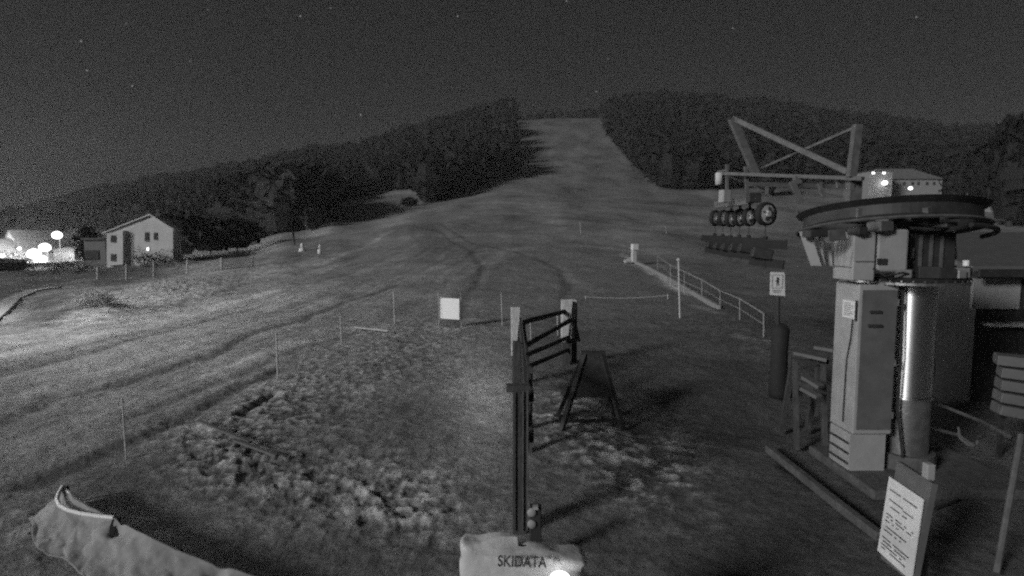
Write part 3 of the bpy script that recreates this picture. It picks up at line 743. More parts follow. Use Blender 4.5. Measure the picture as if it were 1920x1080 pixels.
MB().box((D1.x - .02, 5.86, 1.5), (.24, .1, .07)).build('crosspiece', M['wood'], t)
for dx, w_ in ((-.055, .02), (.03, .012), (.075, .014)):
    MB().box((D1.x + dx, 5.81, .75), (w_, .012, 1.46)).build('batten', M['wood' if w_ > .015 else 'mid'], t)
dA = 9.3
tA = thing('a_frame_board', Gz(1112, 805), 'dark A-shaped folding stand on the snow patches right of the wooden fence', 'stand')
ap = U(1113, 664, dA + .35); lb_, rb_ = Gz(1052, 808), Gz(1168, 806)
bk = Vector((0, .75, 0))
MB().bar(lb_, ap + Vector((-.14, 0, 0)), .07, .07).build('leg', M['dark'], tA); MB().bar(rb_, ap + Vector((.14, 0, 0)), .07, .07).build('leg', M['dark'], tA)
MB().bar(lb_ + bk, ap + Vector((-.14, .06, 0)), .07, .07).build('leg', M['dark'], tA); MB().bar(rb_ + bk, ap + Vector((.14, .06, 0)), .07, .07).build('leg', M['dark'], tA)
MB().bar(ap + Vector((-.2, .03, 0)), ap + Vector((.2, .03, 0)), .12, .08).build('top_bar', M['dark'], tA)
lw_ = lambda q: lb_.lerp(ap + Vector((-.14, 0, 0)), q); rw_ = lambda q: rb_.lerp(ap + Vector((.14, 0, 0)), q)
MB().prism([lw_(.42), rw_(.42), rw_(.95), lw_(.95)], (0, .02, 0)).build('cloth', M['dark'], tA)
MB().bar(lw_(.12), rw_(.12), .03, .05).build('crossbar', M['dark'], tA)
# post with two round reflectors near the gate
b = Gz(1000, 1060); tt = thing('reflector_post', b, 'short dark post with two round reflectors right of the fence', 'post')
c = U(1000, 948, b.y + .05)
MB().box((b.x + .02, b.y + .06, (c.z) / 2), (.11, .09, c.z)).build('post', M['dark'], tt, bevel=.01)
for py in (962, 984):
    q = U(997, py, b.y - .005); MB().lathe([(.001, .0), (.036, .0), (.042, -.008), (.038, -.022), (.001, -.028)][::-1], q, 18, (0, -1, 0)).build('reflector', M['panel'], tt, smooth=True)
MB().box(U(1004, 951, b.y + .02), (.05, .05, .03)).build('cap', M['panel'], tt)

# ------------------------------------------------------------------ text
def text_mesh(s, name, size, loc, rot, parent, m, ext=.001, shear=0):
    cu = bpy.data.curves.new(name, 'FONT'); cu.body = s; cu.size = size; cu.extrude = ext; cu.align_x = 'CENTER'; cu.align_y = 'CENTER'; cu.offset = size * .02
    ob = bpy.data.objects.new(name + '_tmp', cu); COL.objects.link(ob); bpy.context.view_layer.update()
    me = bpy.data.meshes.new_from_object(ob.evaluated_get(bpy.context.evaluated_depsgraph_get())); bpy.data.objects.remove(ob)
    me.materials.clear(); me.materials.append(m); o = bpy.data.objects.new(name, me); COL.objects.link(o)
    o.rotation_euler = rot; lw, rz = parent_world(parent); o.location = Vector(loc) - lw; o.parent = parent
    return o
# ------------------------------------------------------------------ covered ticket gate
gd = 3.15
c0 = U(978, 1040, gd); base = (c0.x, gd + .1, 0)
t = thing('covered_ticket_gate', base, 'ticket gate under a crumpled white plastic cover at the bottom centre', 'ticket gate')
MB().box((c0.x, gd + .1, .6), (.5, .12, 1.2)).build('housing', M['panel2'], t, bevel=.02)
def cover():
    nx, nz_, vs, fs = 90, 60, [], []
    ztop = c0.z; hw = .33 ; dp = .1
    # profile: front face up, over the top, down the back, as a closed loop around; grid u round, v height
    nu = 150; nv = 46
    for j in range(nv):
        v = j / (nv - 1)
        for i in range(nu):
            a = 2 * math.pi * i / nu
            ca, sa = math.cos(a), math.sin(a); k = 1 / (abs(ca) ** 7 + abs(sa) ** 7) ** (1 / 7)
            if v < .72: s = 1.0; z = .45 + (ztop - .03 - .45) * v / .72
            else: q = (v - .72) / .28; s = 1 - q * .999; z = ztop - .03 * (1 - q) ** 2
            x = hw * (1 + .1 * max(0, v - .3)) * ca * k * s; y = dp * sa * k * s
            fold = abs(math.sin(x * 21 + 2.2 * mnoise.noise(Vector((x * 3, z * 4, 1))) + z * 5)) ** .6
            w = mnoise.fractal(Vector((x * 4 + 3, z * 2.2, y * 5)), .9, 2.1, 4) * .018 + (.5 - fold) * .03 * (.4 + mnoise.noise(Vector((x * 4, z * 3, 9)))) + abs(mnoise.noise(Vector((x * 13 + z * 15, z * 6, 7)))) * .025
            lip = .03 * math.exp(-((z - ztop) / .05) ** 2)
            n = Vector((ca, sa, 0))
            cr = .055 * (math.exp(-((ca * k + 1) / .22) ** 2)) * math.exp(-((z - ztop) / .09) ** 2)
            zz = z + (mnoise.noise(Vector((x * 6, y * 6, 5))) * .03) * (1 if v > .6 else v) + cr
            vs.append((c0.x + x + n.x * (w + lip * .5), gd + .1 + y + n.y * (w * .6), zz - .02 * (x / hw)))
    for j in range(nv - 1):
        for i in range(nu): fs.append((j * nu + i, j * nu + (i + 1) % nu, (j + 1) * nu + (i + 1) % nu, (j + 1) * nu + i))
    b = MB(); b.add(vs, fs); return b.build('plastic_cover', M['cover'], t, smooth=True)
cv = cover()
tx = text_mesh('SKIDATA', 'lettering', .083, U(979, 1054, gd - .07), (rad(82), rad(3.5), rad(3)), t, M['ink'])
tx.scale = (.8, 1, 1)
lp = U(1050, 1085, gd - .1); MB().sphere(lp, .056, 16, .55).build('lit_indicator', M['lampsm'], t)

# ------------------------------------------------------------------ tarpaulin bottom left
t = thing('tarpaulin', Gz(150, 1000), 'crumpled white tarpaulin with rolled bright hem at the bottom left', 'tarpaulin')
edge = [U(px_, py_, (H - z_) * F / (py_ - 450) * .985) for px_, py_, z_ in ((118, 917, .24), (150, 945, .26), (180, 962, .26), (214, 976, .26), (262, 1003, .26), (330, 1036, .25), (400, 1062, .24), (470, 1083, .22), (560, 1110, .2))]
nu, nv = 120, 50; vs = []; fs = []
es = np.array([tuple(e_) for e_ in edge]); L = np.linspace(0, 1, len(edge))
for i in range(nu):
    s = i / (nu - 1); e_ = Vector([float(np.interp(s, L, es[:, k])) for k in range(3)])
    lo_ = Vector((e_.x - .1 - .12 * s, e_.y - .36 - .35 * s - .06 * math.sin(s * 11), -.04))
    for j in range(nv):
        v = j / (nv - 1); p = e_.lerp(lo_, v); p.z = e_.z * (1 - v) ** 1.7 + .03
        amp = .04 * min(1, v * 6) 
        p.z += amp * (.5 * mnoise.fractal(Vector((p.x * 3.1, p.y * 2.2, 1)), .8, 2, 4) + .6 * (abs(mnoise.noise(Vector((p.x * 7 + p.y * 5, p.y * 1.6 - p.x, 3)))) + abs(mnoise.noise(Vector((p.x * 15, p.y * 9, 3)))) * .5 - .3)) - .1 * math.exp(-((s - .41) / .018) ** 2) * math.exp(-((v - .12) / .12) ** 2) - .12 * math.exp(-((s - .78) / .02) ** 2) * math.exp(-((v - .15) / .12) ** 2)
        p.x += .04 * mnoise.noise(Vector((s * 14, v * 5, 0)))
        vs.append(p)
for i in range(nu - 1):
    for j in range(nv - 1): a = i * nv + j; fs.append((a, a + nv, a + nv + 1, a + 1))
sh = MB(); sh.add(vs, fs); o = sh.build('sheet', M['sheet'], t, smooth=True); so_ = o.modifiers.new('thickness', 'SOLIDIFY'); so_.thickness = .006
hem = MB(); hp_ = [edge[0]] + [edge[0].lerp(edge[3], q_) + Vector((-.16, -.14, .0)) * math.sin(math.pi * q_) for q_ in (.15, .3, .45, .6, .75, .9)] + [edge[3]]
hem.path([p + Vector((0, 0, .03)) for p in hp_], .02, 8); hem.build('hem', M['white'], t, smooth=True)
hem2 = MB(); hem2.path([p + Vector((0, 0, .012)) for p in edge[:4]], .014, 8)
for k in range(9):
    q = edge[0].lerp(edge[3], .05 + k * .11) ; hem2.sphere(q + Vector((0, -.02, .0)), .014 + .014 * random.random(), 8)
hem2.build('hem', M['white'], t, smooth=True)
for k in (0, 3, 5, 7): MB().tube((edge[k].x + .02, edge[k].y + .03, -.05), edge[k] + Vector((.02, .03, .02)), .022).build('support', M['dark'], t)
sf = MB().bar(edge[3] + Vector((.03, -.02, .02)), edge[3] + Vector((.12, -.42, -.28)), .06, .012).build('strap', M['rubber'], t)

# ------------------------------------------------------------------ T-bar lift drive station
t = thing('lift_drive_station', Gz(1690, 905), 'grey lift drive station with round steel column and tilted dark bullwheel', 'ski lift')
cx_, cy_ = U(1708, 600, 7.4).x, 7.4
# base slab and plinth
MB().box((cx_ + .05, cy_ - .1, .06), (1.9, 1.5, .12)).build('slab', M['concrete'], t, bevel=.02)
MB().lathe([(.001, .12), (.36, .12), (.34, .3), (.001, .3)], (cx_, cy_, 0), 32).build('foot', M['concrete'], t)
zring = U(1700, 533, 6.7).z
z1 = U(1690, 748, cy_ - .2).z
MB().lathe([(.265, .3), (.265, z1 - .012)], (cx_, cy_, 0), 48).build('column', M['steel'], t, smooth=True)  # duller steel stands in for the column highlight fading downward
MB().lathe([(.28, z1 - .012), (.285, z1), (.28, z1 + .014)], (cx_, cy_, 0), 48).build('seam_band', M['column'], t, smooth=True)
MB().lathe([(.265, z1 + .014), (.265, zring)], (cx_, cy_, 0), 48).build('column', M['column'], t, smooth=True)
pp_ = U(1753, 540, 7.3); pq = U(1745, 705, 7.3)
MB().tube((pp_.x, 7.3, zring), (pq.x + .03, 7.3, pq.z), .024, n=10).build('pipe', M['steel'], t, smooth=True)
# cabinet on the left of the column
x0, y0 = 4.22, 7.1
zc0 = .6
cab = MB().box((x0 + .24, y0 + .26, (zc0 + zring - .03) / 2), (.48, .52, zring - .03 - zc0)).build('cabinet', M['panel'], t, bevel=.012)
MB().box((x0 + .25, y0 - .004, (zc0 + zring) / 2 - .02), (.42, .012, zring - zc0 - .16)).build('door', M['panel2'], cab)  # darker panel tone stands in for shade on the cabinet front
for zz, w_ in ((U(1645, 585, 7.08).z, .14), (U(1645, 611, 7.08).z, .17)): MB().box((x0 + .2, y0 - .022, zz), (w_, .025, .035)).build('handle', M['dark'], cab, bevel=.004)
lb = MB().box((x0 + .22, y0 + .27, zc0 / 2 + .03), (.44, .46, zc0 - .08)).build('lower_box', M['panel'], t)
for k in range(3): MB().box((x0 - .004, y0 + .27, .2 + k * .13), (.012, .42, .03), rx=0).build('louvre', M['dark'], lb)
# collar platform
col = MB(); col.lathe([(.001, zring), (.62, zring), (.64, zring + .03), (.6, zring + .05), (.001, zring + .05)], (cx_ - .03, cy_ + .05, 0), 40); col.build('collar', M['dark'], t)
MB().lathe([(.622, zring - .035), (.645, zring - .035), (.645, zring - .004), (.622, zring - .004), (.622, zring - .035)], (cx_ - .03, cy_ + .05, 0), 40).build('collar_rim', M['steel'], t)
for a, ww, hh, mm in ((-2.35, .18, .1, 'mid'), (-1.9, .22, .14, 'dark'), (-1.55, .2, .12, 'dark'), (-1.2, .14, .1, 'panel'), (-.8, .16, .12, 'mid')):
    MB().box((cx_ + .5 * math.cos(a), cy_ + .5 * math.sin(a), zring + .055 + hh / 2), (ww, .16, hh), rz=a + 1.57).build('motor_part', M[mm], t, bevel=.01)
arm0 = (cx_ + .5, cy_ - .05, zring + .1); q = U(1803, 520, 7.4)
MB().bar(arm0, (q.x, 7.4, zring + .1), .18, .16).build('bracket', M['panel2'], t)
MB().bar((cx_ + .5, cy_ - .2, zring + .0), (q.x, 7.25, zring + .02), .04, .03).build('bracket', M['steel'], t)
q = U(1811, 508, 7.4); q2 = U(1811, 488, 7.4); MB().tube(q, q2, .036, n=16).build('marker_tube', M['white'], t, smooth=True)
q = U(1789, 432, 7.5); q2 = U(1793, 486, 7.5); MB().tube(q, q2, .014, n=8).build('rod', M['stake'], t)
# motor housing above the collar: two pale boxes and a dark one
zh = U(1640, 434, 7.0).z; zl = zring + .12
hA = MB().box((4.2, 7.22, (zl - .1 + zh) / 2), (.26, .44, zh - zl + .1)).build('motor_housing', M['panel'], t, bevel=.012)
MB().box((4.065, 7.22, zl + .06), (.012, .4, .012)).build('seam', M['mid'], hA); MB().box((4.2, 6.996, zl + .13), (.22, .012, .012)).build('seam', M['mid'], hA)
hB = MB().box((4.55, 7.27, (zl + zh + .03) / 2), (.38, .5, zh + .03 - zl)).build('motor_housing', M['panel'], t, bevel=.03)
MB().box((4.345, 7.05, (zl + zh) / 2), (.02, .05, zh - zl - .04)).build('seam', M['dark'], t)
MB().box((4.42, 7.01, zl + .13), (.1, .03, .07)).build('latch', M['dark'], hB)
MB().box((5.12, 7.5, (zl + zh) / 2), (.72, .5, zh - zl)).build('motor_block', M['dark'], t, bevel=.02)
for k in range(4): MB().box((4.9 + k * .13, 7.24, (zl + zh) / 2), (.03, .03, zh - zl - .08)).build('cooling_rib', M['mid'], t)
MB().box((4.9, 7.21, (zl + zh) / 2 - .02), (.05, .03, .12)).build('latch', M['mid'], t)
# hanging side flap (pale, leaning) left of the housing
for (xa, ya, xb, yb, wpx, dd) in ((1506, 434, 1528, 498, 16, 7.2), (1528, 438, 1540, 496, 6, 7.3), (1548, 446, 1552, 498, 8, 7.4)):
    a, b = U(xa, ya, dd), U(xb, yb, dd); w_ = wpx * dd / F
    MB().prism([(a.x - w_ / 2, dd, a.z), (a.x + w_ / 2, dd - .06, a.z), (b.x + w_ / 2, dd - .06, b.z), (b.x - w_ / 2, dd, b.z)], (.01, .02, 0)).build('side_flap', M['panel'], t)
# bullwheel, tilted: its axis leans
wc = U(1664, 414, 7.8); ax = Vector((.012, .13, 1)).normalized()
R_ = 1.05
wh = MB(); wh.lathe([(R_ - .10, -.11), (R_, -.125), (R_ + .03, -.11), (R_ - .05, -.06), (R_ - .05, .06), (R_ + .03, .11), (R_, .125), (R_ - .10, .11), (R_ - .1, -.11)], wc, 72, ax); whl = wh.build('bullwheel', M['dark'], t, smooth=False)
MB().lathe([(R_ + .02, .113), (R_ + .04, .122), (R_ + .02, .132)], wc, 72, ax).build('upper_rim', M['dark'], whl)
MB().lathe([(R_ + .03, -.135), (R_ + .05, -.12), (R_ + .03, -.1)], wc, 72, ax).build('lower_rim', M['mid'], whl)
Rm = Vector((0, 0, 1)).rotation_difference(ax).to_matrix()
for k in range(6):
    a = k * math.pi / 3 + .2; v = Rm @ Vector((math.cos(a), math.sin(a), 0)); MB().bar(wc + v * .2, wc + v * (R_ - .08), .1, .12).build('spoke', M['dark'], whl)
MB().lathe([(.001, -.25), (.24, -.25), (.24, .22), (.001, .22)], wc, 24, ax).build('hub', M['mid'], whl)
MB().tube((cx_, cy_ + .2, zh - .1), wc, .13, n=16).build('shaft', M['dark'], t)
# guard hoop round the right of the wheel and rope grips under it
gh = MB(); pr = None
for k in range(13):
    a = -1.35 + k * .1; v = Rm @ Vector((math.cos(a) * (R_ + .07), math.sin(a) * (R_ + .07), -.22)); p = wc + v
    if pr is not None: gh.tube(pr, p, .03, n=8)
    pr = p
gh.build('rope_guard', M['dark'], t)
under = MB()
for k, (px, py, sx, sz) in enumerate([(1535, 437, .3, .09), (1560, 441, .22, .13), (1607, 433, .12, .09), (1650, 424, .2, .12), (1735, 412, .22, .08), (1768, 421, .26, .05)]):
    MB().box(U(px, py, 7.0), (sx, .2, sz), ry=-.05, rz=.1 * k).build('fitting', M['dark' if k % 2 == 0 else 'mid'], t, bevel=.01)
MB().bar(U(1735, 400, 6.8), U(1772, 385, 7.0), .06, .12).build('bracket', M['panel2'], t)
MB().box(U(1611, 399, 6.6), (.05, .04, .1)).build('latch', M['mid'], t)
for k in range(16):
    a = math.pi + .35 + k * (math.pi - .5) / 15 ; bp_ = Vector((cx_ - .03 + .64 * math.cos(a), cy_ + .05 + .64 * math.sin(a), zring + .015))
    MB().tube(bp_, bp_ + Vector((math.cos(a), math.sin(a), 0)) * .016, .011, n=6).build('bolt', M['steel'], t)
cb = MB(); cb.path([Vector((x0 - .012, 7.18, zring - .36)), Vector((x0 - .02, 7.2, zring - .7)), Vector((x0 - .014, 7.28, zring - 1.0)), Vector((x0 - .014, 7.3, zc0 + .1))], .009); cb.build('cable', M['dark'], t)
cb = MB(); cb.path([Vector((4.76, 7.12, zring - .02)), Vector((4.77, 7.1, 1.6)), Vector((4.78, 7.13, .9)), Vector((4.86, 7.1, .3))], .016); cb.build('cable', M['dark'], t)
cb = MB(); cb.path([Vector((4.3, 6.98, zl + .05)), Vector((4.42, 6.93, zl - .04)), Vector((4.62, 6.92, zl + .0)), Vector((4.85, 7.0, zl - .05)), Vector((5.1, 7.05, zl + .05))], .014); cb.build('cable', M['dark'], t)
for zz in (zring - .25, 1.5, .85): MB().tube((x0 + .47, y0 - .02, zz - .04), (x0 + .47, y0 - .02, zz + .04), .012, n=8).build('hinge', M['steel'], t)
# haul rope
rp = MB(); rp.path([U(1497, 398, 8.2), U(1420, 352, 12.5), U(1365, 330, 17)], .012); rp.build('rope', M['mid'], t)

# notice on the cabinet
q = (x0 - .012, y0 + .26)
zt, zb_ = U(1576, 563, 7.3).z, U(1576, 596, 7.3).z
nt_ = thing('notice', (x0 - .02, y0 + .28, zb_), 'square white notice on the left face of the lift cabinet', 'notice')
yy0, yy1 = 7.13, 7.41
MB().box((x0 - .016, (yy0 + yy1) / 2, (zt + zb_) / 2), (.012, yy1 - yy0, zt - zb_)).build('sheet', M['paper'], nt_)
b = MB()
for k in range(7):
    zz = zt - .035 - k * (zt - zb_ - .06) / 6.5; w_ = (.2 if k % 3 else .14)
    b.box((x0 - .0235, (yy0 + yy1) / 2 + (.0 if k % 3 else .03), zz), (.002, w_, .007))
b.build('print', M['ink'], nt_)
MB().box((x0 - .02, yy0 - .015, (zt + zb_) / 2), (.02, .02, zt - zb_ + .03)).build('frame', M['dark'], nt_)
# ------------------------------------------------------------------ gantry
t = thing('lift_gantry', (U(1600, 600, 11).x, 11, 0), 'grey gantry of struts and cross braces above the hanging drums', 'gantry')
bl, br = U(1352, 325, 14.2), U(1618, 335, 10.6)
MB().bar(bl, br, .08, .07).build('beam', M['mid'], t)
bl2, br2 = U(1400, 345, 13.4), U(1606, 350, 10.9)
MB().bar(bl2, br2, .1, .09).build('beam', M['dark'], t)
lf, rt = 13.3, 10.8
MB().bar(U(1372, 222, lf), U(1417, 326, lf), .15, .15).build('strut', M['mid'], t)
MB().bar(U(1608, 234, rt), U(1596, 332, rt), .13, .13).build('strut', M['mid'], t)
MB().bar(U(1376, 222, lf), U(1590, 322, rt + .1), .1, .1).build('brace', M['mid'], t)
MB().bar(U(1606, 238, rt + .25), U(1422, 318, lf + .2), .05, .05).build('brace', M['mid'], t)
leg = U(1600, 335, 11); MB().box((leg.x, 11, leg.z / 2), (.22, .22, leg.z)).build('leg', M['mid'], t)
for (xa, ya, xb, yb, w_, d_, mm) in ((1363, 308, 1363, 372, .06, 14, 'panel2'), (1398, 312, 1402, 380, .07, 13.6, 'panel2'), (1484, 340, 1502, 380, .1, 12, 'panel2'), (1494, 330, 1496, 345, .12, 12, 'panel2'),
                                (1536, 342, 1544, 372, .07, 11.5, 'mid'), (1570, 333, 1572, 352, .06, 11.2, 'mid')):
    MB().bar(U(xa, ya, d_), U(xb, yb, d_), w_, w_).build('hanger', M[mm], t)
MB().bar(U(1343, 384, 15.2), U(1408, 376, 13.4), .12, .16).build('storage_rail', M['panel2'], t)
MB().box(U(1359, 368, 14), (.22, .2, .3), rz=.3).build('roller_box', M['panel'], t, bevel=.02)
MB().box(U(1413, 371, 13.3), (.28, .2, .22)).build('roller_box', M['dark'], t, bevel=.02)
MB().tube(U(1348, 346, 14.2), U(1348, 324, 14.2), .085, n=14).build('cylinder', M['plaster2'], t, smooth=True)
MB().bar(U(1345, 322, 14.2), U(1366, 318, 14.1), .04, .04).build('arm', M['mid'], t)
# tow hangers
first = None
hl = [(1341, 409, 16.4, .2, 'leftmost and farthest of the round tow drums under the gantry'), (1356, 409, 15.8, .26, 'second round tow drum from the left under the gantry'), (1371, 410, 15.2, .27, 'third round tow drum from the left under the gantry'),
      (1387, 408, 14.6, .28, 'fourth round tow drum from the left under the gantry'), (1405, 407, 14.0, .28, 'fifth round tow drum from the left, next to the biggest'), (1436, 401, 12.4, .29, 'rightmost and nearest tow drum, biggest with dark rim')]
for k, (px, py, d_, r_, lab) in enumerate(hl):
    c = U(px, py, d_)
    if first is None:
        th_ = thing('tow_hanger', c, lab, 'tow hanger', 'T-bar hangers parked under the gantry')
        a_ = Vector((.6, -.8, 0)).normalized()
        b_ = MB(); b_.lathe([(r_ * .84, -.045), (r_ * 1.08, -.05), (r_ * 1.12, 0), (r_ * 1.08, .05), (r_ * .84, .045)], c, 28, a_); b_.build('rim', M['rubber'], th_, smooth=True)
        b_ = MB(); b_.lathe([(.001, -.08), (.05, -.08), (.06, -.05), (r_ * .86, -.04), (r_ * .86, .04), (.06, .05), (.05, .08), (.001, .08)], c, 28, a_); b_.build('drum', M['plaster2'], th_)
        sp = MB()
        for q in range(5):
            an = q * 1.2566; u_ = Vector((0, 0, 1)); v_ = a_.cross(u_); dd_ = u_ * math.cos(an) + v_ * math.sin(an)
            sp.bar(c + a_ * (-.065) + dd_ * .06, c + a_ * (-.065) + dd_ * r_ * .7, .02, .015); sp.bar(c + a_ * .065 + dd_ * .06, c + a_ * .065 + dd_ * r_ * .7, .02, .015)
        sp.build('rib', M['dark'], th_)
        MB().bar(c + Vector((0, 0, r_)), c + Vector((0, 0, r_ + .3)), .05, .05).build('hanger_arm', M['mid'], th_)
        MB().tube(c - Vector((0, 0, r_)), c - Vector((0, 0, .52)), .01, n=5).build('cord', M['dark'], th_)
        tb = MB(); tb.tube(c - Vector((0, 0, .42)), c - Vector((0, 0, 1.0)), .05, n=7); tb.bar(c + Vector((-.34, .1, -.55)), c + Vector((.34, -.1, -.58)), .14, .17); tb.bar(c + Vector((-.22, .12, -.88)), c + Vector((.3, -.1, -.95)), .12, .15)
        tb.build('tow_bar', M['rubber'], th_)
        MB().box(c - Vector((.05, 0, .74)), (.34, .24, .2), ry=.2).build('spring_box', M['dark'], th_, bevel=.02)
        first = th_
    else:
        bpy.context.view_layer.update(); dup(first, c, rz=(-.03 * k if k < 5 else -.2), label=lab).scale = ((1, 1, 1) if k < 5 else (1.2, 1.2, 1.12))

# ------------------------------------------------------------------ warning sign on padded post
b = Gz(1458, 745); dd = b.y
t = thing('warning_sign', b, 'small white picture sign on a dark padded post left of the lift cabinet', 'sign')
MB().tube(b - Vector((0, 0, .1)), U(1459, 520, dd), .035, n=10).build('post', M['dark'], t)
MB().lathe([(.001, 0), (.15, 0), (.17, .1), (.15, .9), (.17, 1.3), (.1, 1.42), (.001, 1.42)], b, 20).build('padding', M['rubber'], t, smooth=True)
cc = [U(1444, 553, dd - .05), U(1472, 555, dd - .05), U(1471, 511, dd - .05), U(1445, 510, dd - .05)]
pn = MB().prism(cc[::-1], (0, .015, 0)).build('panel', M['paper'], t)
s0, s1 = cc[0], cc[2]; w_ = s1.x - s0.x; h_ = s1.z - s0.z; yy = dd - .053
fr = MB(); cxp = s0.x + w_ / 2; czp = s0.z + h_ * .6
for dz_, hh in ((.29, .008), (-.29, .008)): fr.box((cxp, yy, czp + dz_ * h_), (w_ * .76, .004, hh))
for dx_ in (-.38, .38): fr.box((cxp + dx_ * w_, yy, czp), (.008, .004, h_ * .58))
fr.box((cxp, yy, s0.z + h_ * .2), (w_ * .7, .004, .012)); fr.box((cxp, yy, s0.z + h_ * .12), (w_ * .55, .004, .012))
fr.build('frame_print', M['ink'], pn)
pic = MB(); pic.sphere((cxp, yy - .001, czp + .17 * h_), .018, 12); pic.box((cxp + .006, yy, czp + .01), (.045, .006, .09), ry=.15); pic.bar((cxp, yy, czp - .02), (cxp - .02, yy, czp - .085), .018, .006); pic.bar((cxp + .01, yy, czp - .02), (cxp + .03, yy, czp - .085), .018, .006); pic.bar((cxp, yy, czp + .04), (cxp - .05, yy, czp + .0), .012, .006)
pic.build('pictogram', M['ink'], pn)
# ------------------------------------------------------------------ planks beside the cabinet
for k, (xa, ya, xb, yb, d_, w_, lab) in enumerate([(1490, 660, 1552, 674, 8.6, .22, 'longest pale plank on the stack left of the cabinet'), (1530, 651, 1566, 657, 9.0, .14, 'short pale plank behind, touching the cabinet'),
                                  (1508, 707, 1540, 726, 8.2, .14, 'small pale plank end low in the stack'), (1505, 728, 1536, 745, 8.0, .12, 'lowest pale plank end of the stack')]):
    a, b = U(xa, ya, d_), U(xb, yb, d_ - .25)
    MBp = MB().bar(a, b, w_, .05).build('plank', M['panel2'], bevel=.006); tag(MBp, lab, 'plank', 'planks on the stack left of the cabinet')
    MBp.location = MBp.location
t = thing('trestle', Gz(1520, 770), 'dark wooden trestle carrying the pale planks left of the cabinet', 'trestle')
zt_ = U(1520, 667, 8.6).z - .05
for xx in (1494, 1546):
    q = U(xx, 668, 8.5); MB().bar((q.x, 8.55, zt_), (q.x - .1, 8.2, 0), .07, .07).build('leg', M['wood'], t); MB().bar((q.x, 8.6, zt_), (q.x + .05, 9.0, 0), .07, .07).build('leg', M['wood'], t)
q0, q1 = U(1488, 669, 8.55), U(1552, 669, 8.55); MB().bar((q0.x, 8.56, zt_ - .03), (q1.x, 8.56, zt_ - .03), .1, .06).build('top_rail', M['wood'], t)
MB().bar(U(1494, 716, 8.3), U(1548, 735, 8.2), .1, .06).build('lower_rail', M['wood'], t)
# ------------------------------------------------------------------ info board bottom right
bd = 4.35
t = thing('info_board', Gz(1720, 1200), 'white printed notice board on a brown back panel at the bottom right', 'notice board')
def ub(x, y, d_): return U(x, y, d_)
TL, TR, BL = ub(1667, 893, 5.05), ub(1731, 936, 4.6), ub(1645, 1032, 4.9); BR = BL + TR - TL
pr_ = [TL, TR, BR, BL]
bn = (TR - TL).cross(BL - TL).normalized()
if bn.dot(Vector((0, 0, H)) - TL) < 0: bn = -bn
def onpl(px, py):
    r_ = ray(px, py); o_ = Vector((0, 0, H)); return o_ + r_ * ((TL - o_).dot(bn) / r_.dot(bn))
back = [onpl(1676, 862), onpl(1741, 904), onpl(1704, 1092), onpl(1645, 1045)]
MB().prism([q - bn * .03 for q in back], -bn * .05).build('back_panel', M['panel2'], t)
sh_ = MB().prism(pr_, -bn * .01).build('sheet', M['paper'], t)
lines = MB()
def bl_(u, v): return TL.lerp(TR, u).lerp(BL.lerp(BR, u), v) + bn * .004
ys = [(.14, .1, .9), (.27, .12, .55), (.29, .55, .9), (.35, .12, .68), (.46, .1, .9), (.5, .12, .85), (.55, .1, .5), (.62, .14, .75), (.67, .1, .62), (.77, .08, .88), (.815, .12, .8), (.86, .08, .7), (.9, .1, .82)]
for v, a, b in ys:
    n = int((b - a) * 16); 
    for i in range(n):
        if random.random() < .16: continue
        u0 = a + (b - a) * i / n; u1 = a + (b - a) * (i + .82) / n; v1 = v + .0165
        q = [bl_(u0, v), bl_(u1, v), bl_(u1, v1), bl_(u0, v1)]; lines.prism(q, -bn * .003)
lines.build('print', M['ink'], sh_)
q = ub(1741, 872, 4.75); MB().tube(q, (q.x - .03, q.y - .05, 0), .035, n=10).build('post', M['mid'], t)
MB().box(ub(1741, 884, 4.72), (.07, .07, .14)).build('post_cap', M['panel'], t, bevel=.01)
# ------------------------------------------------------------------ rails bottom right
t = thing('pipe_railing', Gz(1800, 900), 'dark pipe railing and leaning posts at the bottom right', 'railing')
q = U(1915, 815, 5.6); q2 = U(1868, 1075, 5.0); MB().tube(q, q2, .028, n=8).build('post', M['mid'], t)
MB().path([U(1745, 752, 8.2), U(1840, 790, 7.0), U(1900, 822, 6.0)], .022).build('rail', M['mid'], t)
MB().path([U(1747, 803, 7.8), U(1795, 815, 7.0), U(1830, 838, 6.6)], .02).build('rail', M['mid'], t)
MB().path([U(1797, 802, 7.0), U(1800, 822, 6.9), U(1815, 834, 6.8), U(1830, 838, 6.7), U(1833, 826, 6.7)], .014).build('hook', M['panel2'], t)
q = U(1745, 752, 8.2); MB().tube(q, (q.x, q.y, 0), .025, n=8).build('post', M['mid'], t)
for (xa, ya, xb, yb) in ((1745, 962, 1790, 945), (1742, 930, 1795, 903), (1745, 915, 1790, 890)):
    o = MB().bar(Gz(xa, ya) + Vector((0, 0, .06)), Gz(xb, yb) + Vector((0, 0, .06)), .05, .03)
    o = o.build('slat', M['mid'], t)
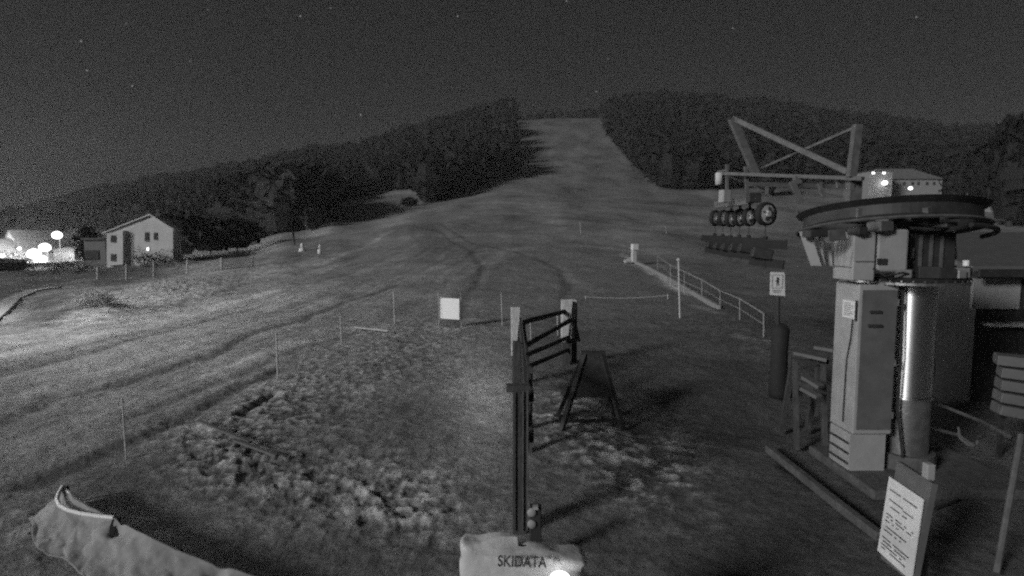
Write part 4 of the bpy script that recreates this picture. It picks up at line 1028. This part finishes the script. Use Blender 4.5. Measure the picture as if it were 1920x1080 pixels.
# kerb of the station platform
t = thing('platform_kerb', Gz(1540, 930), 'dark concrete kerb running diagonally in front of the lift cabinet', 'kerb')
ks = [Gz(1440, 845), Gz(1500, 893), Gz(1570, 950), Gz(1650, 1012)]
for a, b in zip(ks[:-1], ks[1:]): MB().bar(a + Vector((0, 0, .03)), b + Vector((0, 0, .03)), .09, .1).build('kerb_stone', M['concrete'], t, bevel=.01)
# stack of pale boards at the right edge
for k in range(5):
    q0, q1 = U(1866 + (k * 7) % 9, 672 + k * 23, 8.0 - k * .03), U(1975, 684 + k * 25, 7.7)
    o = MB().bar(q0, q1, .3, .135).build('board', M['panel2'], bevel=.01)
    tag(o, ['topmost', 'second', 'middle', 'fourth', 'lowest'][k] + ' of the five grey boards stacked at the right edge', 'board', 'grey boards stacked at the right edge')
t = thing('board_rack', Gz(1900, 830), 'dark rack holding the grey boards at the right edge', 'rack')
q = U(1870, 800, 8.0)
for xx in (q.x + .05, q.x + .7): MB().box((xx, 8.0, 1.05 / 2), (.05, .05, 1.4)).build('upright', M['dark'], t)
# plank lying among the clods, far left of the rut
for (xa, ya, xb, yb, lab) in ((372, 800, 470, 842, 'long weathered batten lying on the clods at the lower left'), (440, 838, 520, 868, 'second batten on the clods below the long one'), (665, 619, 728, 626, 'pale batten lying left of the white board'), (690, 632, 745, 645, 'fainter batten lying below the pale one')):
    a, b = Gz(xa, ya) + Vector((0, 0, .1)), Gz(xb, yb) + Vector((0, 0, .1))
    if xa > 600: a.z += .0; b.z += .0
    o = MB().bar(a, b, .05, .03).build('batten', M['panel2' if xa != 665 else 'palewood']); tag(o, lab, 'batten', 'loose battens on the ground')

# ------------------------------------------------------------------ thin night air
hz_ = MB().box((0, 420, 75), (3200, 1060, 160)); vm = bpy.data.materials.new('night_air'); vm.use_nodes = True
vt = vm.node_tree; vt.nodes.clear(); vo = vt.nodes.new('ShaderNodeOutputMaterial'); vp = vt.nodes.new('ShaderNodeVolumePrincipled')
vp.inputs['Color'].default_value = (.6, .6, .6, 1); vp.inputs['Density'].default_value = .0005
vt.links.new(vp.outputs[0], vo.inputs['Volume'])
HAZE = True
if HAZE:
    o = hz_.build('haze', vm); o['kind'] = 'stuff'; o['label'] = 'thin pale night air over the whole valley'
